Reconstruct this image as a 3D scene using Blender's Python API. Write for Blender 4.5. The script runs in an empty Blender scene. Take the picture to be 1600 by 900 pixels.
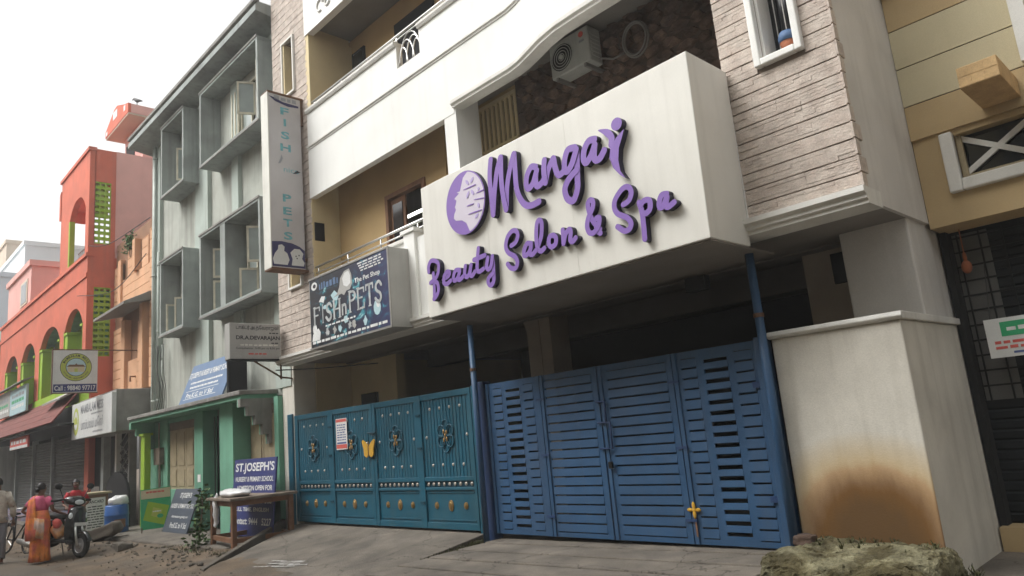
import bpy, math, random
from mathutils import Vector, Matrix
random.seed(7)
R = math.radians
sc = bpy.context.scene
C = sc.collection
# ---------------------------------------------------------------- camera, sky, sun, exposure
cam = bpy.data.cameras.new('camera'); cam.sensor_width = 36; cam.lens = 25.23; cam.clip_end = 2000; cam.clip_start = .05
camo = bpy.data.objects.new('camera', cam); C.objects.link(camo); sc.camera = camo
_y, _p, _r = R(45.5855), R(11.2264), R(-5.2651)
_f = Vector((-math.sin(_y)*math.cos(_p), math.cos(_y)*math.cos(_p), math.sin(_p)))
_r0 = Vector((math.cos(_y), math.sin(_y), 0)); _u0 = _r0.cross(_f)
_x = math.cos(_r)*_r0 + math.sin(_r)*_u0; _u = -math.sin(_r)*_r0 + math.cos(_r)*_u0
camo.matrix_world = Matrix(((_x.x, _u.x, -_f.x, 0), (_x.y, _u.y, -_f.y, 0), (_x.z, _u.z, -_f.z, 1.75), (0, 0, 0, 1)))
SUN_AZ, SUN_EL = R(215), R(52)      # azimuth measured from +Y clockwise seen from above
w = bpy.data.worlds.new('World'); sc.world = w; w.use_nodes = True
nt = w.node_tree; nt.nodes.clear()
sky = nt.nodes.new('ShaderNodeTexSky'); sky.sky_type = 'NISHITA'; sky.sun_disc = False
sky.sun_elevation = SUN_EL; sky.sun_rotation = SUN_AZ; sky.air_density = 1.0; sky.dust_density = 6.0; sky.ozone_density = .6
hs = nt.nodes.new('ShaderNodeHueSaturation'); hs.inputs['Saturation'].default_value = .06
bg = nt.nodes.new('ShaderNodeBackground'); bg.inputs[1].default_value = .15
wo = nt.nodes.new('ShaderNodeOutputWorld')
nt.links.new(sky.outputs[0], hs.inputs['Color']); wm = nt.nodes.new('ShaderNodeMix'); wm.data_type = 'RGBA'; wm.blend_type = 'MULTIPLY'; wm.inputs[0].default_value = 1; wm.inputs[7].default_value = (1.0, 1.0, .985, 1)
nt.links.new(hs.outputs[0], wm.inputs[6]); nt.links.new(wm.outputs[2], bg.inputs[0]); nt.links.new(bg.outputs[0], wo.inputs[0])
sun = bpy.data.lights.new('sun', 'SUN'); sun.energy = .5; sun.angle = R(40); sun.color = (1, .97, .93)
suno = bpy.data.objects.new('sun', sun); C.objects.link(suno)
sd = Vector((math.sin(SUN_AZ)*math.cos(SUN_EL), math.cos(SUN_AZ)*math.cos(SUN_EL), math.sin(SUN_EL)))
suno.rotation_euler = sd.to_track_quat('Z', 'Y').to_euler()
sc.view_settings.view_transform = 'Standard'; sc.view_settings.look = 'None'
sc.view_settings.exposure = .95; sc.view_settings.gamma = 1.0
sc.render.engine = 'CYCLES'

# ---------------------------------------------------------------- materials
MT = {}
def mat(name, c, rough=.8, var=.18, scl=2.0, grain=.06, streak=0, streak_c=(.12, .11, .1), bump=.12, bsc=60, metal=0,
        rnd=0, crack=0, c2=None, c2scl=3, c2w=.12, coat=0, emit=0, spec=.35):
    m = bpy.data.materials.new(name); m.use_nodes = True; n = m.node_tree; b = n.nodes['Principled BSDF']
    L = n.links.new
    def nd(t, **k):
        x = n.nodes.new(t)
        for a, v in k.items(): setattr(x, a, v)
        return x
    geo = nd('ShaderNodeNewGeometry')
    def noise(s, det=4, vec=None):
        x = nd('ShaderNodeTexNoise'); x.inputs['Scale'].default_value = s; x.inputs['Detail'].default_value = det
        L(vec or geo.outputs['Position'], x.inputs['Vector']); return x.outputs['Fac']
    def rng(s, a, b_, lo, hi):
        x = nd('ShaderNodeMapRange'); L(s, x.inputs[0])
        for i, v in zip((1, 2, 3, 4), (a, b_, lo, hi)): x.inputs[i].default_value = v
        return x.outputs[0]
    def mix(f, a, b_, typ='MIX'):
        x = nd('ShaderNodeMix'); x.data_type = 'RGBA'; x.blend_type = typ
        for s, v in ((0, f), (6, a), (7, b_)):
            if hasattr(v, 'is_linked'): L(v, x.inputs[s])
            else: x.inputs[s].default_value = v if s == 0 else (*v, 1)
        return x.outputs[2]
    col = mix(0.0, c, c)
    if c2: col = mix(rng(noise(c2scl, 5), .5-c2w, .5+c2w, 0, 1), col, c2)
    k = rng(noise(scl, 6), .3, .7, 1-var, 1+var*.5)
    col = mix(1.0, col, k, 'MULTIPLY')
    if grain: col = mix(1.0, col, rng(noise(90, 2), .3, .7, 1-grain, 1+grain), 'MULTIPLY')
    if rnd:
        oi = nd('ShaderNodeObjectInfo'); col = mix(1.0, col, rng(oi.outputs['Random'], 0, 1, 1-rnd, 1+rnd*.6), 'MULTIPLY')
    if streak:
        mp = nd('ShaderNodeMapping'); mp.inputs['Scale'].default_value = (7, 7, .45); L(geo.outputs['Position'], mp.inputs[0])
        f = rng(noise(1.0, 6, mp.outputs[0]), .5, .78, 0, streak); col = mix(f, col, streak_c)
        f2 = rng(noise(1.3, 8), .52, .75, 0, streak*.8); col = mix(f2, col, streak_c)
    if crack:
        vn_ = nd('ShaderNodeTexVoronoi', feature='DISTANCE_TO_EDGE'); vn_.inputs['Scale'].default_value = crack
        wv_ = nd('ShaderNodeVectorMath', operation='MULTIPLY_ADD'); nn_ = nd('ShaderNodeTexNoise'); nn_.inputs['Scale'].default_value = 4; nn_.inputs['Detail'].default_value = 6; L(geo.outputs['Position'], nn_.inputs[0])
        L(nn_.outputs['Color'], wv_.inputs[0]); wv_.inputs[1].default_value = (.5, .5, .5); L(geo.outputs['Position'], wv_.inputs[2]); L(wv_.outputs[0], vn_.inputs['Vector'])
        col = mix(rng(vn_.outputs['Distance'], .003, .009, .75, 0), col, (.05, .043, .035))
    L(col, b.inputs['Base Color'])
    b.inputs['Roughness'].default_value = rough; b.inputs['Metallic'].default_value = metal
    b.inputs['Specular IOR Level'].default_value = spec; b.inputs['Coat Weight'].default_value = coat
    if emit:
        b.inputs['Emission Color'].default_value = (*c, 1); b.inputs['Emission Strength'].default_value = emit
    if bump:
        bn = nd('ShaderNodeBump'); bn.inputs['Strength'].default_value = bump; bn.inputs['Distance'].default_value = .02
        L(noise(bsc, 5), bn.inputs['Height']); L(bn.outputs[0], b.inputs['Normal'])
    MT[name] = m; return m

mat('white_plaster', (.80, .80, .77), .7, .06, 1.2, .02, streak=.2, streak_c=(.5, .48, .43), bump=.05)
mat('moulding_white', (.70, .69, .65), .7, .1, 2, .04, streak=.25, streak_c=(.3, .28, .25))
mat('grey_white_plaster', (.60, .58, .55), .85, .12, 1.6, .05, streak=.22, streak_c=(.25, .23, .2))
mat('pillar_plaster', (.66, .63, .56), .85, .14, 2, .06, streak=.36, streak_c=(.3, .27, .22))
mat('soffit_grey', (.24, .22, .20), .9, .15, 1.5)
mat('yellow_plaster', (.50, .35, .17), .85, .12, 1.5, .04)
mat('cream_jamb', (.66, .55, .33), .85, .12, 1.5, .04)
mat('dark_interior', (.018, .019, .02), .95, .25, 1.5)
mat('column_beige', (.38, .325, .27), .85, .15, 2)
mat('stone_cladding', (.51, .43, .375), .9, .18, 11, .16, bump=.45, bsc=45, rnd=.06, c2=(.57, .50, .44), c2scl=7)
mat('stone_backing', (.27, .215, .18), .95, .2, 6)
mat('brown_rubble', (.21, .135, .10), .9, .3, 8, .18, bump=.8, bsc=25, rnd=.45, c2=(.12, .085, .07), c2scl=5)
mat('brown_mortar', (.10, .075, .06), .95, .2, 6)
mat('sign_white', (.74, .725, .67), .42, .07, 1.0, .02, streak=.24, streak_c=(.45, .43, .38), bump=.02, spec=.5)
mat('sign_side', (.70, .70, .68), .42, .05, 1.0, .015, streak=.14, streak_c=(.4, .39, .36), bump=.02, spec=.5)
mat('letter_purple', (.24, .138, .45), .4, .06, 4, .02, bump=.02, spec=.5)
mat('letter_side', (.022, .020, .045), .5, .1, 4, .02, bump=0)
mat('logo_pale', (.62, .57, .66), .5, .05, 4, .02, bump=0)
mat('logo_lilac', (.42, .34, .60), .5, .05, 4, .02, bump=0)
mat('teal_paint', (.010, .095, .15), .46, .2, 2.2, .08, streak=.4, streak_c=(.05, .105, .12), bump=.12, bsc=14, spec=.45)
mat('teal_dark', (.006, .05, .08), .5, .14, 2.2, .05)
mat('blue_paint', (.024, .076, .165), .5, .2, 2.0, .08, streak=.3, streak_c=(.065, .09, .135), bump=.15, bsc=14, spec=.45, c2=(.030, .086, .18), c2scl=1.7, c2w=.2)
mat('blue_dark', (.022, .05, .13), .5, .14, 2.2, .05)
mat('gold', (.36, .23, .09), .38, .15, 10, .1, metal=.6)
mat('silver_stud', (.45, .42, .38), .4, .15, 10, .1, metal=.5)
mat('yellow_cloth', (.58, .33, .035), .8, .15, 10)
mat('paper', (.75, .74, .72), .8, .08, 8)
mat('paper_red', (.62, .12, .1), .8, .08, 8)
mat('ink', (.05, .06, .09), .8, .1, 8, bump=0)
mat('ink_blue', (.10, .14, .32), .8, .1, 8, bump=0)
mat('steel', (.62, .62, .60), .28, .08, 6, .03, metal=.9, bump=0)
mat('steel_dull', (.33, .32, .30), .5, .15, 6, .05, metal=.6)
mat('rust', (.16, .085, .05), .8, .3, 12, .15, streak=.3)
mat('black_metal', (.012, .013, .015), .6, .2, 6, spec=.2)
mat('ochre_wall', (.49, .365, .20), .85, .1, 1.5, .05, streak=.12, streak_c=(.25, .17, .08))
mat('khaki_wall', (.56, .495, .33), .85, .08, 1.5, .05, streak=.12, streak_c=(.3, .25, .15))
mat('tan_brick', (.50, .34, .17), .9, .2, 8, .12)
mat('glass_dark', (.012, .014, .018), .06, 0, 1, 0, bump=0, spec=.6)
mat('green_print', (.04, .36, .16), .6, .1, 6)
mat('grey_wall', (.45, .47, .42), .9, .25, 1.3, .06, streak=.65, streak_c=(.21, .20, .175))
mat('grey_green_wall', (.46, .52, .475), .9, .18, 1.3, .06, streak=.55, streak_c=(.23, .25, .22))
mat('grey_box', (.33, .36, .345), .9, .2, 2, .06, streak=.5, streak_c=(.13, .13, .12))
mat('grey_concrete', (.27, .26, .24), .95, .25, 2.5, .08, streak=.5, streak_c=(.09, .085, .08), bump=.4)
mat('frame_cream', (.60, .56, .44), .7, .2, 6, .08, streak=.25)
mat('pane_frosted', (.30, .34, .32), .18, .15, 3, .02, bump=.02, spec=.5)
mat('school_green', (.165, .385, .27), .8, .2, 1.5, .06, streak=.4, streak_c=(.12, .22, .16))
mat('lime', (.30, .47, .035), .75, .15, 2, .05)
mat('wood_pale', (.40, .33, .21), .75, .2, 5, .1, streak=.3, streak_c=(.2, .16, .1))
mat('wood_brown', (.20, .10, .055), .7, .25, 6, .1)
mat('wood_grey', (.20, .16, .125), .85, .25, 6, .1)
mat('salmon', (.70, .40, .235), .85, .12, 1.6, .05, streak=.25, streak_c=(.35, .2, .13), rnd=.05)
mat('salmon_dark', (.28, .15, .09), .9, .15, 2)
mat('orange_wall', (.60, .145, .085), .85, .15, 1.4, .05, streak=.35, streak_c=(.36, .13, .09))
mat('pink_wall', (.72, .39, .345), .85, .1, 1.4, .05, streak=.15, streak_c=(.4, .2, .18))
mat('tile_red', (.18, .05, .04), .8, .2, 3, .1, streak=.25, streak_c=(.08, .04, .035), rnd=.12)
mat('far_white', (.72, .74, .75), .9, .08, .6)
mat('far_cream', (.62, .52, .42), .9, .12, .6, streak=.15, streak_c=(.35, .3, .25))
mat('far_blue', (.60, .68, .75), .9, .08, .6)
mat('shutter_grey', (.12, .12, .117), .55, .2, 3, .06, metal=.35, streak=.3)
mat('shutter_black', (.010, .013, .016), .6, .25, 3, .06, spec=.2)
mat('step_blue', (.15, .17, .27), .9, .3, 3, .1, streak=.4, c2=(.2, .12, .12), c2scl=1.2)
mat('print_pale', (.46, .48, .48), .6, .3, 9, .1, bump=0)
mat('board_white', (.66, .67, .66), .55, .08, 3, .03, streak=.15, streak_c=(.4, .4, .38), bump=.03)
mat('board_faded', (.52, .50, .50), .6, .1, 2.5, .03, streak=.18, streak_c=(.35, .33, .32), bump=.03)
mat('board_edge', (.70, .69, .63), .6, .1, 3, .03, streak=.2)
mat('board_grey', (.40, .395, .375), .6, .08, 3, .04, streak=.15)
mat('board_navy', (.035, .045, .17), .5, .1, 4, .04, streak=.15, bump=.03)
mat('board_blue', (.115, .185, .31), .6, .1, 3, .04, streak=.15, bump=.03)
mat('board_slate', (.06, .075, .10), .6, .1, 4, .04, streak=.2, bump=.03)
mat('text_white', (.70, .71, .70), .7, .12, 6, bump=0)
mat('text_grey', (.30, .31, .33), .7, .1, 6, bump=0)
mat('text_teal', (.16, .40, .44), .7, .25, 14, .1, bump=0)
mat('text_dark', (.035, .035, .045), .7, .1, 6, bump=0)
mat('emblem_olive', (.45, .50, .10), .7, .1, 6, bump=0)
mat('emblem_sky', (.42, .58, .62), .7, .05, 6, bump=0)
mat('emblem_brown', (.16, .08, .04), .7, .05, 6, bump=0)
mat('navy_print', (.05, .05, .13), .7, .15, 8, .1, bump=0)
mat('asphalt', (.115, .10, .083), .95, .2, 1.1, .14, bump=.35, bsc=90, c2=(.145, .12, .092), c2scl=.7)
mat('dirt', (.16, .118, .08), .98, .3, 2.2, .2, bump=.9, bsc=30, c2=(.11, .09, .07), c2scl=1.4)
mat('concrete_ramp', (.19, .165, .135), .95, .3, 1.6, .16, streak=.45, streak_c=(.09, .08, .068), bump=.6, bsc=40, c2=(.13, .115, .098), c2scl=2.6, c2w=.18, crack=.7)
mat('concrete_kerb', (.125, .108, .088), .95, .25, 3, .12, bump=.5, bsc=40)
mat('chalk', (.30, .285, .26), .95, .3, 8, .2, c2=(.5, .49, .47), c2scl=14)
mat('moss', (.07, .07, .03), .98, .4, 6, .25, bump=1, bsc=40)
mat('foliage', (.06, .13, .025), .7, .3, 8, .1, rnd=.2)
mat('plastic_blue', (.02, .10, .32), .35, .1, 4, .03, spec=.5)
mat('poly_white', (.70, .70, .70), .25, .1, 8, spec=.5)
mat('skin', (.17, .085, .05), .55, .1, 12, .05)
mat('hair', (.012, .010, .010), .5, .2, 30, .1)
mat('blouse_pink', (.62, .12, .22), .8, .15, 8)
mat('sari', (.76, .25, .05), .75, .3, 9, .12, c2=(.70, .17, .12), c2scl=4, c2w=.1)
mat('sari_border', (.55, .40, .34), .7, .3, 9, .1, c2=(.75, .35, .12), c2scl=5)
mat('shirt_red', (.42, .025, .035), .8, .15, 8)
mat('shirt_pale', (.60, .56, .48), .85, .15, 6, c2=(.48, .42, .36), c2scl=16)
mat('trousers_grey', (.20, .20, .22), .9, .15, 6)
mat('scooter_black', (.010, .012, .014), .18, .05, 4, 0, coat=.5, bump=0, spec=.5)
mat('scooter_plastic', (.02, .02, .022), .6, .1, 6)
mat('rubber', (.018, .018, .018), .9, .2, 12)
mat('alloy', (.32, .32, .33), .4, .1, 8, metal=.7)
mat('lamp_glass', (.75, .78, .8), .08, 0, 1, 0, bump=0, spec=.8)
mat('mirror', (.7, .72, .74), .05, 0, 1, 0, metal=1, bump=0)
mat('lit_tube', (1, 1, .97), .5, 0, 1, 0, bump=0, emit=6)
mat('terracotta', (.34, .12, .06), .8, .15, 8)
mat('pot_blue', (.09, .16, .30), .6, .15, 8)
mat('ac_body', (.46, .47, .44), .55, .1, 4, .04, streak=.2)
mat('cable', (.03, .03, .03), .7, 0, 1, 0, bump=0)
mat('pvc', (.42, .46, .42), .5, .15, 4, streak=.3)

# special: stained pillar front, mossy rock, fish board print
def stain_mat():
    m = MT['pillar_plaster'].copy(); m.name = 'pillar_stained'; n = m.node_tree; L = n.links.new
    b = n.nodes['Principled BSDF']; src = b.inputs['Base Color'].links[0].from_socket
    geo = n.nodes.new('ShaderNodeNewGeometry'); sp = n.nodes.new('ShaderNodeSeparateXYZ'); L(geo.outputs['Position'], sp.inputs[0])
    def M(op, a, b_):
        x = n.nodes.new('ShaderNodeMath'); x.operation = op
        for i, v in enumerate((a, b_)):
            if hasattr(v, 'is_linked'): L(v, x.inputs[i])
            else: x.inputs[i].default_value = v
        return x.outputs[0]
    nz = n.nodes.new('ShaderNodeTexNoise'); nz.inputs['Scale'].default_value = 6; nz.inputs['Detail'].default_value = 9; nz.inputs['Roughness'].default_value = .62
    nm = n.nodes.new('ShaderNodeMapping'); nm.inputs['Scale'].default_value = (1.6, 1.6, .55); L(geo.outputs['Position'], nm.inputs[0]); L(nm.outputs[0], nz.inputs[0])
    dx = M('DIVIDE', M('SUBTRACT', sp.outputs[0], -2.66), .72); dz = M('DIVIDE', M('SUBTRACT', sp.outputs[2], .52), .70)
    d = M('ADD', M('POWER', M('ABSOLUTE', dx, 0), 2.2), M('POWER', M('ABSOLUTE', dz, 0), 2.2))
    d = M('ADD', d, M('MULTIPLY', M('SUBTRACT', nz.outputs[0], .5), .32)); d = M('ADD', d, M('MULTIPLY', M('GREATER_THAN', sp.outputs[1], 6.765), 9.0))
    r = n.nodes.new('ShaderNodeValToRGB'); L(d, r.inputs[0]); e = r.color_ramp.elements
    e[0].position = .15; e[0].color = (.12, .066, .025, 1); e[1].position = 1.0; e[1].color = (.53, .36, .13, 1)
    x = r.color_ramp.elements.new(.5); x.color = (.19, .09, .022, 1); x = r.color_ramp.elements.new(.78); x.color = (.40, .205, .045, 1)
    mr = n.nodes.new('ShaderNodeMapRange'); L(d, mr.inputs[0]); mr.inputs[1].default_value = .35; mr.inputs[2].default_value = 1.95; mr.inputs[3].default_value = 1; mr.inputs[4].default_value = 0
    mx = n.nodes.new('ShaderNodeMix'); mx.data_type = 'RGBA'; L(mr.outputs[0], mx.inputs[0]); L(src, mx.inputs[6]); L(r.outputs[0], mx.inputs[7])
    L(mx.outputs[2], b.inputs['Base Color']); MT['pillar_stained'] = m
stain_mat()
mat('rock', (.21, .195, .12), .98, .45, 5, .3, bump=1.0, bsc=30, c2=(.085, .072, .035), c2scl=3.6, c2w=.08, streak=.6, streak_c=(.05, .042, .022))
def print_mat():
    m = bpy.data.materials.new('fish_print'); m.use_nodes = True; n = m.node_tree; L = n.links.new; b = n.nodes['Principled BSDF']
    geo = n.nodes.new('ShaderNodeNewGeometry'); nz = n.nodes.new('ShaderNodeTexNoise'); nz.inputs['Scale'].default_value = 2.3; nz.inputs['Detail'].default_value = 9; nz.inputs['Distortion'].default_value = 2.0
    L(geo.outputs['Position'], nz.inputs[0])
    r = n.nodes.new('ShaderNodeValToRGB'); L(nz.outputs[0], r.inputs[0]); e = r.color_ramp.elements
    e[0].position = .35; e[0].color = (.012, .014, .018, 1); e[1].position = .70; e[1].color = (.40, .52, .52, 1); x = r.color_ramp.elements.new(.655); x.color = (.05, .30, .34, 1)
    x = r.color_ramp.elements.new(.52); x.color = (.016, .018, .028, 1); x = r.color_ramp.elements.new(.6); x.color = (.015, .06, .09, 1)
    sp = n.nodes.new('ShaderNodeSeparateXYZ'); L(geo.outputs['Position'], sp.inputs[0])
    mr = n.nodes.new('ShaderNodeMapRange'); L(sp.outputs[0], mr.inputs[0]); mr.inputs[1].default_value = -10.2; mr.inputs[2].default_value = -8.7
    mx = n.nodes.new('ShaderNodeMix'); mx.data_type = 'RGBA'; mx.blend_type = 'SCREEN'; L(mr.outputs[0], mx.inputs[0]); L(r.outputs[0], mx.inputs[6]); mx.inputs[7].default_value = (.014, .016, .075, 1)
    L(mx.outputs[2], b.inputs['Base Color']); b.inputs['Roughness'].default_value = .4; MT['fish_print'] = m
print_mat()

# ---------------------------------------------------------------- builders
ORG = {}
class B:
    """collects shapes in world coordinates; build() links them as one mesh object"""
    def __init__(s): s.v = []; s.f = []; s.mi = []; s.T = None
    def add(s, vs, fs, mi=0):
        o = len(s.v)
        for p in vs: s.v.append(tuple(s.T @ Vector(p)) if s.T else tuple(p))
        for f in fs: s.f.append([i+o for i in f]); s.mi.append(mi)
        return s
    def box(s, x0, x1, y0, y1, z0, z1, mi=0):
        x0, x1 = min(x0, x1), max(x0, x1); y0, y1 = min(y0, y1), max(y0, y1); z0, z1 = min(z0, z1), max(z0, z1)
        return s.add([(x0,y0,z0),(x1,y0,z0),(x1,y1,z0),(x0,y1,z0),(x0,y0,z1),(x1,y0,z1),(x1,y1,z1),(x0,y1,z1)],
                     [(0,3,2,1),(4,5,6,7),(0,1,5,4),(1,2,6,5),(2,3,7,6),(3,0,4,7)], mi)
    def hexa(s, a, b, mi=0):
        """bottom quad a, top quad b (same winding, counter-clockwise from above)"""
        return s.add(list(a)+list(b), [(0,3,2,1),(4,5,6,7),(0,1,5,4),(1,2,6,5),(2,3,7,6),(3,0,4,7)], mi)
    def prism(s, pts, ax, a, b, mi=0, side=None):
        """polygon extruded along an axis; ax 'y': pts are (x,z); 'x': (y,z); 'z': (x,y)"""
        if ax == 'y': g = lambda p, t: (p[0], t, p[1])
        elif ax == 'x': g = lambda p, t: (t, p[0], p[1])
        else: g = lambda p, t: (p[0], p[1], t)
        n = len(pts); A = sum(pts[i][0]*pts[(i+1) % n][1]-pts[(i+1) % n][0]*pts[i][1] for i in range(n))
        if (A > 0) == (ax == 'y'): pts = pts[::-1]
        if a > b: a, b = b, a
        o = len(s.v); s.add([g(p, a) for p in pts]+[g(p, b) for p in pts], [])
        s.f.append([o+i for i in range(n)][::-1]); s.mi.append(mi); s.f.append([o+n+i for i in range(n)]); s.mi.append(mi)
        for i in range(n):
            j = (i+1) % n; s.f.append([o+i, o+j, o+n+j, o+n+i]); s.mi.append(mi if side is None else side)
        return s
    def ring(s, rings, mi=0, caps=True, closed=False):
        o = len(s.v); n = len(rings[0])
        s.add([p for r in rings for p in r], [])
        m = len(rings)
        for i in range(m if closed else m-1):
            i2 = (i+1) % m
            for j in range(n):
                k = (j+1) % n; s.f.append([o+i*n+j, o+i*n+k, o+i2*n+k, o+i2*n+j]); s.mi.append(mi)
        if caps and not closed:
            s.f.append([o+j for j in range(n)][::-1]); s.f.append([o+(m-1)*n+j for j in range(n)]); s.mi += [mi, mi]
        return s
    def tube(s, pts, r, n=8, mi=0, closed=False, rs=None):
        P = [Vector(p) for p in pts]; rings = []; up = None
        for i, p in enumerate(P):
            if closed: d = P[(i+1) % len(P)]-P[i-1]
            else: d = P[min(i+1, len(P)-1)]-P[max(i-1, 0)]
            d.normalize()
            if up is None: up = Vector((0, 0, 1)) if abs(d.z) < .9 else Vector((1, 0, 0))
            a = d.cross(up).normalized(); up = a.cross(d).normalized()
            rr = rs[i] if rs else r
            rings.append([tuple(p+a*math.cos(t)*rr+up*math.sin(t)*rr) for t in [2*math.pi*k/n for k in range(n)]])
        return s.ring(rings, mi, True, closed)
    def lathe(s, c, prof, n=16, ax='z', mi=0):
        """prof: list of (radius, height) along axis from centre c"""
        rings = []
        for r, h in prof:
            q = []
            for k in range(n):
                t = 2*math.pi*k/n; a, b = r*math.cos(t), r*math.sin(t)
                q.append({'z': (c[0]+a, c[1]+b, c[2]+h), 'y': (c[0]+b, c[1]+h, c[2]+a), 'x': (c[0]+h, c[1]+a, c[2]+b)}[ax])
            rings.append(q)
        return s.ring(rings, mi)
    def ball(s, c, r, n=12, m=8, mi=0):
        rx, ry, rz = (r, r, r) if not hasattr(r, '__len__') else r
        rings = []
        for i in range(m+1):
            t = math.pi*i/m; t = max(.02, min(math.pi-.02, t))
            rings.append([(c[0]+rx*math.sin(t)*math.cos(2*math.pi*k/n), c[1]+ry*math.sin(t)*math.sin(2*math.pi*k/n), c[2]-rz*math.cos(t)) for k in range(n)])
        return s.ring(rings, mi)
    def mesh(s, name, off):
        me = bpy.data.meshes.new(name)
        me.from_pydata([(a-off[0], b-off[1], c-off[2]) for a, b, c in s.v], [], s.f); return me
    def build(s, name, mats, parent=None, smooth=False, bevel=0, kind=None):
        if parent is not None: off = ORG[parent.name]
        else:
            xs, ys, zs = zip(*s.v); off = ((min(xs)+max(xs))/2, (min(ys)+max(ys))/2, min(zs))
        me = s.mesh(name, off)
        if isinstance(mats, str): mats = [mats]
        for m in mats: me.materials.append(MT[m])
        if len(mats) > 1: me.polygons.foreach_set('material_index', s.mi)
        if smooth: me.polygons.foreach_set('use_smooth', [True]*len(me.polygons))
        o = bpy.data.objects.new(name, me); C.objects.link(o)
        if parent is not None: o.parent = parent; ORG[o.name] = off
        else: o.location = off; ORG[o.name] = off
        if bevel:
            md = o.modifiers.new('bevel', 'BEVEL'); md.width = bevel; md.segments = 2; md.limit_method = 'ANGLE'; md.angle_limit = R(40)
        if kind: o['kind'] = kind
        return o
def thing(name, label, cat, loc, group=None):
    o = bpy.data.objects.new(name, None); C.objects.link(o); o.location = loc; o.empty_display_size = .2
    ORG[o.name] = tuple(loc); return tag(o, label, cat, group)
def tag(o, label, cat, group=None):
    o['label'] = label; o['category'] = cat
    if group: o['group'] = group
    return o
def box(name, mats, parent, *a, bevel=0, kind=None): return B().box(*a).build(name, mats, parent, bevel=bevel, kind=kind)
def struct(o): o['kind'] = 'structure'; return o
def shared(me, name, parent, loc, scale=(1, 1, 1), rot=(0, 0, 0)):
    """a piece that shares its mesh with alike pieces; loc in world coordinates"""
    o = bpy.data.objects.new(name, me); C.objects.link(o); o.parent = parent
    of = ORG[parent.name]; o.location = (loc[0]-of[0], loc[1]-of[1], loc[2]-of[2]); o.scale = scale; o.rotation_euler = rot
    return o
def spline(pts, n=8):
    """Catmull-Rom through pts"""
    out = []; P = [pts[0]]+list(pts)+[pts[-1]]
    for i in range(1, len(P)-2):
        a, b, c, d = [Vector((*q, 0)[:3]) if len(q) == 2 else Vector(q) for q in P[i-1:i+3]]
        for k in range(n):
            t = k/n; out.append(.5*((2*b)+(c-a)*t+(2*a-5*b+4*c-d)*t*t+(3*b-a-3*c+d)*t**3))
    out.append(Vector((*pts[-1], 0)[:3])); return out
class Plane:
    """a face to print on: O lower-left corner, ux to the right, uz up, n outwards"""
    def __init__(s, O, ux, uz): s.O = Vector(O); s.ux = Vector(ux).normalized(); s.uz = Vector(uz).normalized(); s.n = s.ux.cross(s.uz)
    def p(s, a, b, d=0): return tuple(s.O+s.ux*a+s.uz*b+s.n*d)
def text(name, body, pl, a0, b0, w, h, m, parent, d=.003, bold=.0, ext=.0015, rot=0):
    """lettering fitted into the rectangle (a0,b0,w,h) of plane pl"""
    cu = bpy.data.curves.new('t', 'FONT'); cu.body = body; cu.size = 1; cu.offset = bold; cu.resolution_u = 3; cu.extrude = 0
    to = bpy.data.objects.new('t', cu); me = bpy.data.meshes.new_from_object(to)
    bpy.data.objects.remove(to); bpy.data.curves.remove(cu)
    if not me.vertices: return None
    xs = [v.co.x for v in me.vertices]; ys = [v.co.y for v in me.vertices]
    x0, x1, y0, y1 = min(xs), max(xs), min(ys), max(ys); off = ORG[parent.name]; c, s_ = math.cos(rot), math.sin(rot)
    for v in me.vertices:
        a = (v.co.x-x0)/(x1-x0)*w; b = (v.co.y-y0)/max(1e-6, y1-y0)*h
        q = pl.p(a0+a*c-b*s_, b0+a*s_+b*c, d); v.co = (q[0]-off[0], q[1]-off[1], q[2]-off[2])
    me.name = name; me.materials.append(MT[m]); o = bpy.data.objects.new(name, me); C.objects.link(o); o.parent = parent; ORG[o.name] = off
    return o
def dashes(name, pl, a0, a1, b0, h, m, parent, d=.003, wmin=.03, wmax=.1, gap=.02):
    """a line of print too small to read"""
    bb = B(); a = a0
    while a < a1-wmin:
        w_ = min(random.uniform(wmin, wmax), a1-a); hh = h*random.uniform(.75, 1)
        bb.add([pl.p(a, b0, d), pl.p(a+w_, b0, d), pl.p(a+w_, b0+hh, d), pl.p(a, b0+hh, d)], [(0, 1, 2, 3)]); a += w_+gap
    return bb.build(name, m, parent)
def poly(name, pl, pts, m, parent, d=.003):
    return B().add([pl.p(a, b, d) for a, b in pts], [list(range(len(pts)))]).build(name, m, parent)
def disc(cx, cz, rx, rz, n=28): return [(cx+rx*math.cos(2*math.pi*k/n), cz+rz*math.sin(2*math.pi*k/n)) for k in range(n)]
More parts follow.
